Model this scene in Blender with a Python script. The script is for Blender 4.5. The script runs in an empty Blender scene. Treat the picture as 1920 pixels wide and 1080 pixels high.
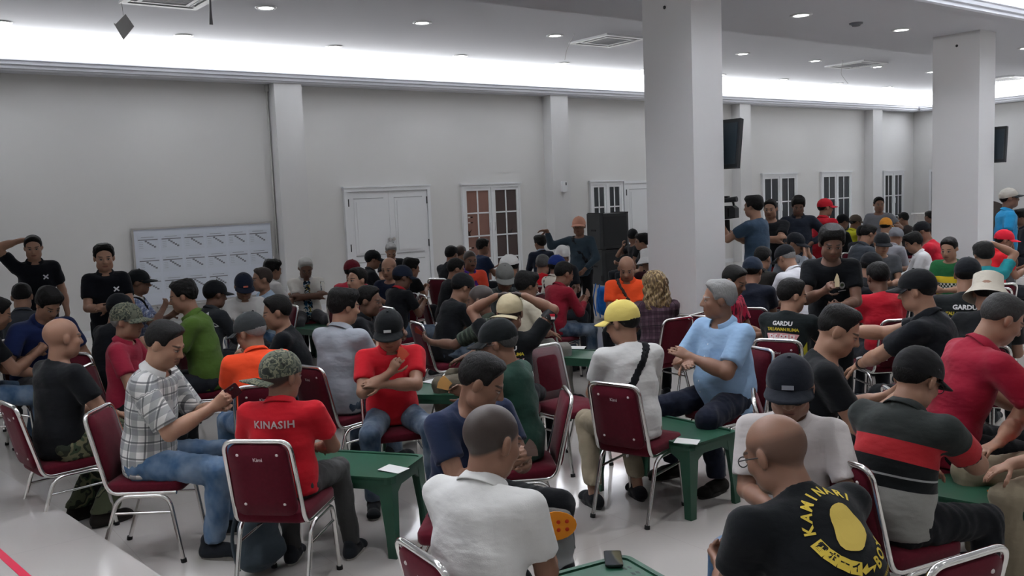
import bpy, math, random
import numpy as np
from mathutils import Matrix, Vector
from mathutils.bvhtree import BVHTree

# ------------------------------------------------------------------ camera, world, light, exposure
SC = bpy.context.scene
FPX, CAMH = 1680.0, 1.95
_yaw, _pit, _rol = (math.radians(a) for a in (36.85, 5.85, 2.34))
FW = np.array([math.sin(_yaw)*math.cos(_pit), math.cos(_yaw)*math.cos(_pit), -math.sin(_pit)])
_r = np.array([math.cos(_yaw), -math.sin(_yaw), 0.0]); _d = np.cross(FW, _r)
CR = math.cos(_rol)*_r + math.sin(_rol)*_d
CD = -math.sin(_rol)*_r + math.cos(_rol)*_d
CAM = np.array([0.0, 0.0, CAMH])
cam_data = bpy.data.cameras.new('camera'); cam = bpy.data.objects.new('camera', cam_data)
SC.collection.objects.link(cam); SC.camera = cam
cam_data.sensor_width = 36.0; cam_data.lens = 36.0*FPX/1920.0; cam_data.clip_end = 100
cam.matrix_world = Matrix([[CR[i], -CD[i], -FW[i], CAM[i]] for i in range(3)] + [[0, 0, 0, 1]])

SC.view_settings.view_transform = 'Standard'; SC.view_settings.look = 'None'
SC.view_settings.gamma = 1.0; SC.view_settings.use_curve_mapping = False
SC.view_settings.exposure = 0.18
DOWN_W, NEAR_W, COVE_W = 4.5, 12.0, 24.0          # watts: one far / near ceiling downlight, one metre of cove strip
W = bpy.data.worlds.new('world'); SC.world = W; W.use_nodes = True
W.node_tree.nodes['Background'].inputs[0].default_value = (0.75, 0.8, 0.9, 1)
W.node_tree.nodes['Background'].inputs[1].default_value = 0.02
SC.cycles.max_bounces = 5; SC.cycles.diffuse_bounces = 3; SC.cycles.glossy_bounces = 3
SC.cycles.sample_clamp_indirect = 12.0; SC.cycles.caustics_reflective = False; SC.cycles.caustics_refractive = False

def at(px, py, z):
    v = FW + CR*(px-960)/FPX + CD*(py-540)/FPX
    return CAM + v*(z-CAMH)/v[2]
def at_y(px, py, Y):
    v = FW + CR*(px-960)/FPX + CD*(py-540)/FPX
    return CAM + v*Y/v[1]
def at_x(px, py, X):
    v = FW + CR*(px-960)/FPX + CD*(py-540)/FPX
    return CAM + v*X/v[0]

# ------------------------------------------------------------------ helpers: objects
COL = SC.collection
def tag(o, label=None, cat=None, group=None, kind=None):
    if label: o['label'] = label
    if cat: o['category'] = cat
    if group: o['group'] = group
    if kind: o['kind'] = kind
    return o
def link(name, data, parent=None, mat=None, color=None, loc=None, rz=None, mtx=None):
    o = bpy.data.objects.new(name, data); COL.objects.link(o)
    if parent: o.parent = parent
    if mat is not None and data is not None:
        if not data.materials: data.materials.append(None)
        o.material_slots[0].link = 'OBJECT'; o.material_slots[0].material = mat
    if color is not None: o.color = (color[0], color[1], color[2], 1)
    if loc is not None: o.location = loc
    if rz is not None: o.rotation_euler = (0, 0, rz)
    if mtx is not None: o.matrix_local = mtx
    return o
def empty(name, loc=(0, 0, 0), rz=0.0):
    o = bpy.data.objects.new(name, None); COL.objects.link(o)
    o.location = loc; o.rotation_euler = (0, 0, rz); o.empty_display_size = .1
    return o
def mesh_np(name, V, F, smooth=True, attrs=None):
    V = np.asarray(V, dtype=np.float32); me = bpy.data.meshes.new(name)
    F = np.asarray(F, dtype=np.int32); n = F.shape[1]
    me.vertices.add(len(V)); me.vertices.foreach_set('co', V.ravel())
    me.loops.add(F.size); me.loops.foreach_set('vertex_index', F.ravel())
    me.polygons.add(len(F)); me.polygons.foreach_set('loop_start', np.arange(0, F.size, n, dtype=np.int32))
    me.polygons.foreach_set('loop_total', np.full(len(F), n, dtype=np.int32))
    me.update(calc_edges=True)
    if smooth: me.polygons.foreach_set('use_smooth', np.ones(len(F), dtype=bool))
    for k, a in (attrs or {}).items():
        at_ = me.attributes.new(k, 'FLOAT_VECTOR', 'POINT'); at_.data.foreach_set('vector', np.asarray(a, dtype=np.float32).ravel())
    return me
class MB:
    """collects polygons into one mesh"""
    def __init__(s): s.V = []; s.F = []; s.S = []
    def add(s, V, F, smooth=False):
        o = len(s.V); s.V += [tuple(map(float, v)) for v in V]
        s.F += [tuple(i+o for i in f) for f in F]; s.S += [smooth]*len(F); return s
    def box(s, a, b):
        (x0, y0, z0), (x1, y1, z1) = a, b
        x0, x1 = min(x0, x1), max(x0, x1); y0, y1 = min(y0, y1), max(y0, y1); z0, z1 = min(z0, z1), max(z0, z1)
        return s.add([(x0,y0,z0),(x1,y0,z0),(x1,y1,z0),(x0,y1,z0),(x0,y0,z1),(x1,y0,z1),(x1,y1,z1),(x0,y1,z1)],
                     [(3,2,1,0),(4,5,6,7),(0,1,5,4),(1,2,6,5),(2,3,7,6),(3,0,4,7)])
    def prism(s, poly, axis, a, b):
        """2D polygon extruded along an axis: axis 0 -> poly is (y,z), 1 -> (x,z), 2 -> (x,y)"""
        def P(p, t): return (t, p[0], p[1]) if axis == 0 else (p[0], t, p[1]) if axis == 1 else (p[0], p[1], t)
        n = len(poly); V = [P(p, a) for p in poly] + [P(p, b) for p in poly]
        return s.add(V, [tuple(range(n)), tuple(range(2*n-1, n-1, -1))] + [(i, i+n, (i+1) % n+n, (i+1) % n) for i in range(n)])
    def tube(s, pts, r, seg=8, caps=True):
        P = [Vector(p) for p in pts]; n = len(P); R = r if isinstance(r, (list, tuple)) else [r]*n
        T = [(P[min(i+1, n-1)]-P[max(i-1, 0)]).normalized() for i in range(n)]
        up = Vector((0, 0, 1)) if abs(T[0].z) < .9 else Vector((1, 0, 0))
        x = T[0].cross(up).normalized(); V = []
        for i in range(n):
            x = (x - T[i]*x.dot(T[i])).normalized(); y = T[i].cross(x)
            for k in range(seg):
                a = 2*math.pi*k/seg; V.append(P[i] + x*(R[i]*math.cos(a)) + y*(R[i]*math.sin(a)))
        F = [(i*seg+k, i*seg+(k+1) % seg, (i+1)*seg+(k+1) % seg, (i+1)*seg+k) for i in range(n-1) for k in range(seg)]
        s.add(V, F, True)
        if caps: s.add(V[:seg], [tuple(range(seg-1, -1, -1))]); s.add(V[-seg:], [tuple(range(seg))])
        return s
    def lathe(s, prof, seg=20, c=(0, 0, 0), smooth=True):
        V = []; n = len(prof)
        for r, z in prof:
            for k in range(seg):
                a = 2*math.pi*k/seg; V.append((c[0]+r*math.cos(a), c[1]+r*math.sin(a), c[2]+z))
        F = [(i*seg+k, i*seg+(k+1) % seg, (i+1)*seg+(k+1) % seg, (i+1)*seg+k) for i in range(n-1) for k in range(seg)]
        return s.add(V, F, smooth)
    def mesh(s, name):
        me = bpy.data.meshes.new(name); me.from_pydata(s.V, [], s.F); me.update()
        me.polygons.foreach_set('use_smooth', s.S); return me
    def obj(s, name, mat, parent=None, **k): return link(name, s.mesh(name), parent, mat, **k)
def fillet(pts, r, n=5):
    P = [Vector(p) for p in pts]; out = [P[0]]
    for i in range(1, len(P)-1):
        a, b, c = P[i-1], P[i], P[i+1]; u = (a-b); v = (c-b); rr = min(r, u.length*.49, v.length*.49)
        p, q = b+u.normalized()*rr, b+v.normalized()*rr
        for k in range(n+1):
            t = k/n; out.append(p*(1-t)**2 + b*2*t*(1-t) + q*t*t)
    return out + [P[-1]]
def rrect(w, h, r, n=4, w2=None):
    """rounded rectangle outline, centred; w2: width at the top"""
    w2 = w if w2 is None else w2; o = []
    for cx, cy, a0 in ((w/2-r, -h/2+r, -90), (w2/2-r, h/2-r, 0), (-w2/2+r, h/2-r, 90), (-w/2+r, -h/2+r, 180)):
        for k in range(n+1):
            a = math.radians(a0+90*k/n); o.append((cx+r*math.cos(a), cy+r*math.sin(a)))
    return o
def pad(mb, outline, t, M, bulge=.0, bev=.012):
    """upholstered slab: outline in the local xy plane, thickness t along z, softened rim, placed by M"""
    n = len(outline); cx = sum(p[0] for p in outline)/n; cy = sum(p[1] for p in outline)/n
    rings = []
    for sc, z in ((.0, -t/2-bulge*.3), (.55, -t/2-bulge*.2), (1-2.2*bev, -t/2), (1, -t/2+bev), (1, t/2-bev), (1-2.2*bev, t/2), (.55, t/2+bulge), (.0, t/2+bulge*1.3)):
        rings.append([M @ Vector((cx+(p[0]-cx)*max(sc, .02), cy+(p[1]-cy)*max(sc, .02), z)) for p in outline])
    V = [v for r in rings for v in r]; m = len(rings)
    F = [(i*n+k, i*n+(k+1) % n, (i+1)*n+(k+1) % n, (i+1)*n+k) for i in range(m-1) for k in range(n)]
    F += [tuple(range(n-1, -1, -1)), tuple((m-1)*n+k for k in range(n))]
    return mb.add(V, F, True)

# ------------------------------------------------------------------ helpers: materials
def lin(h):
    h = h.lstrip('#'); c = [int(h[i:i+2], 16)/255 for i in (0, 2, 4)]
    return tuple(x/12.92 if x <= .04045 else ((x+.055)/1.055)**2.4 for x in c)
class NT:
    """small node-graph writer"""
    def __init__(s, name, rough=.6, metal=0.0, spec=.5):
        s.m = bpy.data.materials.new(name); s.m.use_nodes = True; s.t = s.m.node_tree; s.n = s.t.nodes
        s.b = s.n['Principled BSDF']; s.b.inputs['Roughness'].default_value = rough
        s.b.inputs['Metallic'].default_value = metal; s.b.inputs['Specular IOR Level'].default_value = spec
    def put(s, sock, v):
        if isinstance(v, bpy.types.NodeSocket): s.t.links.new(v, sock)
        elif isinstance(v, (tuple, list)): sock.default_value = (*v, 1) if len(v) == 3 and len(sock.default_value) == 4 else v
        else: sock.default_value = v
    def math(s, op, a, b=0.0, c=None):
        n = s.n.new('ShaderNodeMath'); n.operation = op; s.put(n.inputs[0], a); s.put(n.inputs[1], b)
        if c is not None: s.put(n.inputs[2], c)
        return n.outputs[0]
    def mix(s, f, a, b):
        n = s.n.new('ShaderNodeMix'); n.data_type = 'RGBA'; s.put(n.inputs[0], f); s.put(n.inputs[6], a); s.put(n.inputs[7], b); return n.outputs[2]
    def attr(s, name, typ='GEOMETRY', out='Vector'):
        n = s.n.new('ShaderNodeAttribute'); n.attribute_name = name; n.attribute_type = typ; return n.outputs[out]
    def xyz(s, v):
        n = s.n.new('ShaderNodeSeparateXYZ'); s.put(n.inputs[0], v); return n.outputs
    def ocolor(s): return s.n.new('ShaderNodeObjectInfo').outputs['Color']
    def coord(s, w='Object'): return s.n.new('ShaderNodeTexCoord').outputs[w]
    def mapping(s, v, sc):
        n = s.n.new('ShaderNodeMapping'); s.put(n.inputs[0], v); n.inputs['Scale'].default_value = sc; return n.outputs[0]
    def noise(s, v, scale, detail=3, rough=.5):
        n = s.n.new('ShaderNodeTexNoise'); s.put(n.inputs['Vector'], v); n.inputs['Scale'].default_value = scale
        n.inputs['Detail'].default_value = detail; n.inputs['Roughness'].default_value = rough; return n.outputs[0]
    def voronoi(s, v, scale):
        n = s.n.new('ShaderNodeTexVoronoi'); s.put(n.inputs['Vector'], v); n.inputs['Scale'].default_value = scale; return n.outputs[1]
    def ramp(s, f, stops, const=False):
        n = s.n.new('ShaderNodeValToRGB'); s.put(n.inputs[0], f); r = n.color_ramp
        if const: r.interpolation = 'CONSTANT'
        while len(r.elements) < len(stops): r.elements.new(.5)
        for e, (p, c) in zip(r.elements, stops): e.position = p; e.color = (*c, 1)
        return n.outputs[0]
    def bump(s, h, strength=.3, dist=.01):
        n = s.n.new('ShaderNodeBump'); s.put(n.inputs['Height'], h); n.inputs['Strength'].default_value = strength
        n.inputs['Distance'].default_value = dist; s.t.links.new(n.outputs[0], s.b.inputs['Normal']); return s
    def base(s, v): s.put(s.b.inputs['Base Color'], v); return s
def plain(name, col, rough=.6, metal=0.0, spec=.5, var=0.0, scale=8.0, bump=0.0):
    k = NT(name, rough, metal, spec)
    if var or bump:
        n = k.noise(k.coord(), scale)
        k.base(k.mix(n, tuple(c*(1-var) for c in col), tuple(min(1, c*(1+var)) for c in col)))
        if bump: k.bump(n, bump, .004)
    else: k.base(col)
    return k.m
def emit(name, col, s):
    k = NT(name); k.base((.8, .8, .8)); k.b.inputs['Emission Color'].default_value = (*col, 1); k.b.inputs['Emission Strength'].default_value = s; return k.m

M = {}
def fabric(name, colour, wrinkle=.35, rough=.92, spec=.15):
    k = NT(name, rough, 0, spec); k.base(colour(k) if callable(colour) else colour)
    k.b.inputs['Sheen Weight'].default_value = .08
    v = k.coord(); w = k.noise(k.mapping(v, (5, 5, 9)), 1.6, 2.5, .45); f = k.noise(v, 260, 1)
    k.bump(k.math('ADD', w, k.math('MULTIPLY', f, .03)), wrinkle, .05); M[name] = k.m; return k.m
fabric('cloth', lambda k: k.mix(k.noise(k.coord(), 9, 2), k.ocolor(), k.mix(.05, k.ocolor(), (0, 0, 0))))
def _denim(k):
    n = k.noise(k.mapping(k.coord(), (4, 4, 3)), 2.2, 3); return k.mix(k.ramp(n, [(.35, (0, 0, 0)), (.7, (1, 1, 1))]), k.ocolor(), k.mix(.3, k.ocolor(), (.45, .52, .6)))
fabric('denim', _denim)
def _camo(k):
    v = k.noise(k.attr('tp'), 7.0, 2.5, .55); return k.ramp(v, [(0, lin('4f5440')), (.44, lin('2c3128')), (.5, lin('6b6a52')), (.56, lin('3c4a38')), (.62, lin('1c1f1d'))], True)
fabric('camo', _camo)
def _camocap(k):
    v = k.noise(k.coord(), 24.0, 2.5, .55); return k.ramp(v, [(0, lin('5b5f52')), (.45, lin('3b413a')), (.52, lin('71705e')), (.58, lin('45493f')), (.64, lin('2a2d2a'))], True)
fabric('camo_cap', _camocap, .2)
def _check(bg, dark, mid, px, wide):
    """woven check over torso coordinates"""
    def g(k):
        x, y, z = k.xyz(k.attr('tp'))
        def line(c, p, w, off=0.0):
            fr = k.math('FRACT', k.math('ADD', k.math('DIVIDE', c, p), off+50)); return k.math('LESS_THAN', fr, w)
        c = bg
        c = k.mix(k.math('MULTIPLY', line(x, px, wide), .6), c, mid); c = k.mix(k.math('MULTIPLY', line(z, px, wide), .6), c, mid)
        c = k.mix(k.math('MULTIPLY', line(x, px, .1, .5), .75), c, dark); c = k.mix(k.math('MULTIPLY', line(z, px, .1, .5), .75), c, dark)
        return c
    return g
fabric('plaid_grey', _check(lin('d9d9d6'), lin('3a3d42'), lin('6f7478'), .085, .42))
fabric('plaid_blue', _check(lin('c3cde0'), lin('2c3960'), lin('54679c'), .051, .4))
fabric('plaid_green', _check(lin('4d574c'), lin('181c1a'), lin('222925'), .0425, .45))
fabric('plaid_maroon', _check(lin('54414b'), lin('1d161c'), lin('331f2b'), .068, .45))
def _batik(k):
    x, y, z = k.xyz(k.attr('tp')); n = k.noise(k.attr('tp'), 13, 2)
    m = k.math('LESS_THAN', k.math('ADD', k.math('ABSOLUTE', x), k.math('MULTIPLY', n, .12)), .125)
    return k.mix(m, lin('d8d6cf'), k.ramp(n, [(0, lin('14222c')), (.46, lin('2b5a78')), (.53, lin('cfd0c8')), (.58, lin('1c2c36')), (.66, lin('b9a650'))], True))
fabric('batik', _batik)
def _stripe(k):
    x, y, z = k.xyz(k.attr('tp')); c = lin('2c302f')
    def band(c, a, b, col): return k.mix(k.math('MULTIPLY', k.math('GREATER_THAN', z, a), k.math('LESS_THAN', z, b)), c, col)
    c = band(c, -1, .155, lin('8a8a86')); c = band(c, .155, .262, lin('15181a')); c = band(c, .205, .214, lin('9a9c9c'))
    return band(c, .262, .352, lin('a3262c'))
fabric('rugby_stripe', _stripe)
def _jersey_green(k):
    x, y, z = k.xyz(k.attr('tp')); c = lin('1f5a34')
    def band(c, a, b, col): return k.mix(k.math('MULTIPLY', k.math('GREATER_THAN', z, a), k.math('LESS_THAN', z, b)), c, col)
    n = k.n.new('ShaderNodeTexChecker'); k.put(n.inputs[0], k.attr('tp')); n.inputs['Scale'].default_value = 38
    n.inputs[1].default_value = (.75, .78, .75, 1); n.inputs[2].default_value = (.01, .03, .02, 1)
    c = band(c, .24, .32, lin('cfb62f')); c = band(c, .16, .24, n.outputs[0]); return band(c, .04, .10, lin('cfb62f'))
fabric('jersey_green', _jersey_green)
def _red_batik(k):
    n = k.noise(k.mapping(k.attr('tp'), (9, 9, 3)), 3, 2); return k.ramp(n, [(0, lin('b02040')), (.5, lin('a01c3a')), (.56, lin('4a1024'))], True)
fabric('red_batik', _red_batik)
fabric('maroon_velvet', lambda k: k.mix(k.noise(k.coord(), 60, 2), lin('5a1122'), lin('4a0d1a')), .1)
def _skin():
    k = NT('skin', .5, 0, .4); c = k.ocolor(); hp = k.attr('hp'); x, y, z = k.xyz(hp); ax = k.math('ABSOLUTE', x)
    def ell(cx, cz, rx, rz, ux=ax, sharp=3.0, ymin=.045):
        a = k.math('POWER', k.math('DIVIDE', k.math('SUBTRACT', ux, cx), rx), 2.0); b = k.math('POWER', k.math('DIVIDE', k.math('SUBTRACT', z, cz), rz), 2.0)
        m = k.math('MULTIPLY', k.math('SUBTRACT', 1.0, k.math('ADD', a, b)), sharp); n = k.t.nodes[-1]; n.use_clamp = True
        return k.math('MULTIPLY', m, k.math('GREATER_THAN', y, ymin))
    c = k.mix(k.math('MULTIPLY', k.noise(hp, 40, 2), .25), c, k.mix(.5, c, (.35, .10, .06)))
    zl = k.math('ADD', -.004, k.math('ADD', k.math('MULTIPLY', k.math('MAXIMUM', k.math('SUBTRACT', y, .010), 0.0), .95), k.math('MULTIPLY', k.math('MINIMUM', y, 0.0), .8)))
    def cl(v, sc): r = k.math('MULTIPLY', v, sc); k.t.nodes[-1].use_clamp = True; return r
    hm = k.math('MULTIPLY', cl(k.math('SUBTRACT', z, zl), 60.0), k.math('LESS_THAN', ax, .0805)); up = cl(k.math('SUBTRACT', z, .035), 40.0)
    hm = k.math('MULTIPLY', hm, k.math('ADD', k.math('MULTIPLY', k.math('SUBTRACT', 1.0, up), k.attr('scalp', 'OBJECT', 'Fac')), k.math('MULTIPLY', up, k.attr('crown', 'OBJECT', 'Fac'))))
    c = k.mix(hm, c, k.mix(k.math('MULTIPLY', k.noise(hp, 160, 3), .5), (.010, .009, .009), (.026, .023, .021)))
    c = k.mix(k.math('MULTIPLY', ell(0, -.062, .027, .0115, x), .55), c, (.22, .07, .055))
    c = k.mix(k.math('MULTIPLY', ell(0, -.062, .027, .0022, x), .8), c, (.05, .02, .015))
    c = k.mix(k.math('MULTIPLY', ell(.031, .003, .020, .012), .35), c, (.08, .04, .03))
    c = k.mix(ell(.031, .001, .0155, .0062), c, (.26, .23, .21))
    c = k.mix(ell(.030, .001, .0068, .0068), c, (.015, .01, .008))
    c = k.mix(k.math('MULTIPLY', ell(.031, .0075, .018, .0028), .9), c, (.03, .02, .015))
    c = k.mix(k.math('MULTIPLY', ell(.033, .0245, .022, .0058), .85), c, k.mix(k.attr('grey', 'OBJECT', 'Fac'), (.02, .015, .012), (.30, .29, .28)))
    c = k.mix(k.math('MULTIPLY', ell(0, -.046, .031, .008, x), k.attr('moustache', 'OBJECT', 'Fac')), c, (.02, .016, .014))
    st = k.math('MULTIPLY', k.math('MULTIPLY', k.math('LESS_THAN', z, -.05), k.math('GREATER_THAN', y, .0)), k.attr('stubble', 'OBJECT', 'Fac'))
    c = k.mix(k.math('MULTIPLY', st, .5), c, (.05, .04, .038))
    k.base(c); k.b.inputs['Subsurface Weight'].default_value = 0.0
    k.bump(k.noise(k.coord(), 120, 2), .06, .004); M['skin'] = k.m
_skin()
def _hair():
    k = NT('hair', .6, 0, .18); n = k.noise(k.mapping(k.coord(), (60, 60, 18)), 3, 3)
    k.base(k.mix(k.math('MULTIPLY', n, .6), k.ocolor(), k.mix(.5, k.ocolor(), (0, 0, 0)))); k.bump(n, .5, .01); M['hair'] = k.m
    k = NT('hair_blond', .6, 0, .3); n = k.noise(k.mapping(k.coord(), (26, 26, 7)), 3, 3)
    k.base(k.ramp(n, [(.3, lin('3a2c22')), (.5, lin('6e5a3e')), (.66, lin('a99368'))])); k.bump(n, .6, .015); M['hair_blond'] = k.m
_hair()
def _solid(name, rough=.5, spec=.4):
    k = NT(name, rough, 0, spec); k.base(k.ocolor()); M[name] = k.m
_solid('solid'); _solid('gloss', .2, .6); _solid('print', .8, .2)
M['chrome'] = plain('chrome', (.78, .77, .75), .16, 1.0)
M['rubber'] = plain('rubber', lin('17181a'), .8)
M['dark_plastic'] = plain('dark_plastic', lin('1d1f22'), .45, var=.1)
def _paint(name, a, b, rough=.75):
    k = NT(name, rough, 0, .25); n = k.noise(k.coord(), .6, 4); k.base(k.mix(n, a, b)); k.bump(k.noise(k.coord(), 90, 2), .04, .003); M[name] = k.m
_paint('wall_paint', (.67, .668, .655), (.72, .718, .706)); _paint('pillar_paint', (.80, .80, .81), (.84, .84, .845))
_paint('pilaster_paint', (.66, .66, .655), (.70, .70, .70)); _paint('ceiling_paint', (.68, .70, .75), (.72, .735, .78), .85); _paint('white_gloss', (.76, .78, .80), (.80, .81, .82), .4)
def _tile(name, tint):
    k = NT(name, .07, 0, .45); v = k.coord(); n = k.noise(v, .9, 4); x, y, z = k.xyz(v)
    def j(c): return k.math('LESS_THAN', k.math('ABSOLUTE', k.math('SUBTRACT', k.math('FRACT', k.math('ADD', k.math('DIVIDE', c, .8), 40.0)), .5)), .0016)
    g = k.math('MAXIMUM', j(x), j(y)); c = k.mix(n, tuple(t*.95 for t in tint), tint)
    sm = k.noise(v, 5.0, 5, .6); k.put(k.b.inputs['Roughness'], k.math('ADD', .05, k.math('MULTIPLY', sm, .09)))
    k.base(k.mix(k.math('MULTIPLY', g, .45), c, (.30, .28, .26))); M[name] = k.m
_tile('floor_tile', (.50, .475, .45)); _tile('stage_tile', (.54, .515, .49))
k = NT('green_plastic', .38, 0, .5); k.base(k.mix(k.noise(k.coord(), 6, 3), lin('1c4634'), lin('22503c'))); M['green_plastic'] = k.m
k = NT('dark_glass', .06, 0, .6); k.base((.03, .034, .04)); M['dark_glass'] = k.m
k = NT('lit_curtain', .5, 0, .4); k.base(k.mix(k.noise(k.mapping(k.coord(), (3, 3, .6)), 3), lin('7d5a50'), lin('8f6a5e'))); M['lit_curtain'] = k.m
k = NT('brown_glass', .12, 0, .5); k.base(lin('4a3c3a')); M['brown_glass'] = k.m
k = NT('frost_glass', .3, 0, .4); k.base(k.mix(k.noise(k.coord(), 2), lin('8f8a84'), lin('a09a92'))); M['frost_glass'] = k.m
k = NT('clear_plastic', .1, 0, .5); k.base((.75, .77, .78)); k.b.inputs['Alpha'].default_value = .16; M['clear_plastic'] = k.m
M['lamp_glow'] = emit('lamp_glow', (1, .98, .95), 14.0)
M['paper'] = plain('paper', (.82, .83, .84), .7); M['sheet'] = plain('sheet', (.64, .69, .77), .6); M['whiteboard'] = plain('whiteboard', (.66, .71, .80), .35)
M['alu'] = plain('alu', (.55, .55, .54), .35, .8)

# ------------------------------------------------------------------ the room
YW, XE, ZT, ZS = 15.3, 27.7, 4.55, 4.07        # far wall, end wall, tray ceiling, soffit level
XL, YN = -4.0, -6.0                            # walls behind the camera's left and back
def struct(name, mb, mat): return tag(mb.obj(name, M[mat]), kind='structure')
struct('floor', MB().box((XL, YN, -.1), (XE, YW, 0)), 'floor_tile')
struct('wall_back', MB().box((XL, YW, 0), (XE+.2, YW+.2, 4.8)), 'wall_paint')
struct('wall_right', MB().box((XE, YN, 0), (XE+.2, YW, 4.8)), 'wall_paint')
struct('wall_left', MB().box((XL-.2, YN, 0), (XL, YW+.2, 4.8)), 'wall_paint')
struct('wall_front', MB().box((XL-.2, YN-.2, 0), (XE+.2, YN, 4.8)), 'wall_paint')
struct('ceiling', MB().box((XL, YN, ZT), (XE, YW, ZT+.2)), 'ceiling_paint')
# low stage the picture was taken from
st = MB().prism([(XL+.01, 8.2), (XL+.01, YN+.01), (1.9, YN+.01), (1.57, .6), (1.10, 4.37), (.85, 6.35), (.62, 8.2)], 2, 0, .2).obj('floor_stage', M['stage_tile']); tag(st, kind='structure')
tp = MB().prism([(.27, 7.2), (.62, 4.4), (.66, 4.4), (.31, 7.2)], 2, .2005, .2025).obj('floor_tape', M['solid'], color=lin('d8274a'))
tag(tp, 'red adhesive tape line on the pale stage floor', 'tape')
# beam soffit between the pillars and its mouldings
struct('ceiling_beam', MB().box((XL, 5.95, ZS), (XE, 8.18, ZT)).box((XL, 5.80, ZS), (XE, 5.96, ZS+.05)), 'ceiling_paint')
def cornice(name, prof, axis, a, b): return struct(name, MB().prism(prof, axis, a, b), 'ceiling_paint')
_p = [(0, 0), (-.30, 0), (-.31, .02), (-.34, .03), (-.345, .07), (-.375, .085), (-.38, .13), (-.40, .14), (-.40, .155), (-.36, .155), (-.35, .10), (0, .07)]
cornice('trim_1', [(YW+y, ZS+z) for y, z in _p], 0, XL, XE)
cornice('trim_2', [(XE+y, ZS+z) for y, z in _p], 1, 8.2, YW-.38)
cornice('trim_3', [(5.98-.0, ZS+.02), (5.80, ZS), (5.78, ZS+.02), (5.785, ZS+.06), (5.76, ZS+.075), (5.755, ZS+.12), (5.74, ZS+.135), (5.74, ZS+.15), (5.78, ZS+.15), (5.79, ZS+.07), (5.98, ZS+.07)], 0, XL, XE)
# pilasters, conduit
for i, (a, b) in enumerate(((6.29, 6.80), (12.49, 12.98), (18.78, 19.22), (24.92, 25.42))):
    struct('trim_%d' % (i+4), MB().box((a, YW-.28, 0), (b, YW, ZS)).box((a-.012, YW-.29, 0), (b+.012, YW, .11)), 'pilaster_paint')
c = MB().tube([(6.26, YW-.02, ZS-.12), (6.26, YW-.02, 1.1)], .016).tube([(6.26, YW-.03, ZS-.13), (6.26, YW-.03, ZS-.02)], .04).obj('wall_conduit', M['solid'], color=(.55, .55, .53)); tag(c, 'grey cable conduit running down beside the whiteboard', 'conduit')
struct('baseboard_back', MB().box((XL, YW-.015, 0), (XE, YW, .1)), 'white_gloss')
# pillars
for i, X in enumerate((7.30, 13.48)):
    o = MB().box((X, 6.45, 0), (X+.48, 7.15, ZS)).box((X-.008, 6.442, 0), (X+.488, 7.158, .1)).obj('wall_pillar', M['pillar_paint']); tag(o, kind='structure')
    s = MB().lathe([(.0, .008), (.018, .006), (.02, 0)], 12).obj('pillar_bolt', M['dark_plastic'], o)
    p = at_x(1246 if i == 0 else 1794, 14 if i == 0 else 86, X); s.location = (X-.001, p[1], min(p[2], ZS-.08)); s.rotation_euler = (0, -math.pi/2, 0)

# cove light strips (hidden behind the mouldings) and downlights
def area(name, loc, sx, sy, watts, up=False, col=(.96, .98, 1), shape='RECTANGLE', spread=math.pi, parent=None, rot=None):
    l = bpy.data.lights.new(name, 'AREA'); l.shape = shape; l.size = sx; l.size_y = sy; l.energy = watts; l.color = col; l.spread = spread
    o = bpy.data.objects.new(name, l); COL.objects.link(o); o.location = loc; o.rotation_euler = rot or ((math.pi, 0, 0) if up else (0, 0, 0))
    if parent: o.parent = parent
    return o
area('cove_light', ((XL+XE)/2, YW-.20, ZS+.174), XE-XL-.6, .06, COVE_W*(XE-XL-.6), True, (1, 1, 1), rot=(math.pi+.45, 0, 0))
area('cove_light', (XE-.20, (8.4+YW)/2, ZS+.174), .06, YW-8.8, COVE_W*(YW-8.8), True, (1, 1, 1), rot=(math.pi, -.45, 0))
area('cove_light', ((XL+XE)/2, 5.90, ZS+.174), XE-XL-.6, .06, COVE_W*2.0*(XE-XL-.6), True, (1, 1, 1), rot=(math.pi+.45, 0, 0))
_ring = MB().lathe([(.062, -.004), (.066, -.012), (.088, -.010), (.094, -.003), (.094, .0)], 24).mesh('ring')
_lens = MB().lathe([(.0, -.0055), (.063, -.0055)], 24).mesh('lens')
def downlight(x, y, z, label, group, watts=DOWN_W):
    e = empty('downlight', (x, y, z)); tag(e, label, 'downlight', group)
    link('trim_ring', _ring, e, M['white_gloss']).scale = (1.5, 1.5, 1.2); link('lens', _lens, e, M['lamp_glow']).scale = (1.5, 1.5, 1.2)
    area('lamp', (0, 0, -.02), .12, .12, watts, shape='DISK', parent=e, spread=math.radians(115))
ORD = 'first second third fourth fifth sixth seventh eighth ninth tenth'.split()
for q, X in enumerate((4.8, 7.2, 9.75, 12.2, 14.56, 16.96, 19.33, 21.72, 24.1)): downlight(X, 11.55, ZT, ORD[q]+' downlight from the left in the tray ceiling row of the cassettes', 'downlights in the inner ceiling row')
for q, X in enumerate((2.04, 4.45, 6.92, 9.45, 11.9, 14.3, 16.7, 19.05, 21.4, 23.8)): downlight(X, 13.9, ZT, ORD[q]+' downlight from the left in the ceiling row along the glowing cove', 'downlights along the cove')
for q, X in enumerate((2.9, 5.25, 9.95, 12.3, 16.2, 18.6, 21)): downlight(X, 6.98, ZS, ORD[q]+' downlight from the left in the lower soffit between the pillars', 'downlights in the soffit')
for Y, rn in ((-3.5, 'rear'), (-.2, 'middle'), (2.9, 'front')):
    for q, X in enumerate((-1.6, 1.6, 4.8, 8.0, 11.2, 14.4, 18, 22)): downlight(X, Y, ZT, ORD[q]+' downlight from the left in the '+rn+' row above the photographer', 'downlights over the near half of the hall', NEAR_W)
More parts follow.
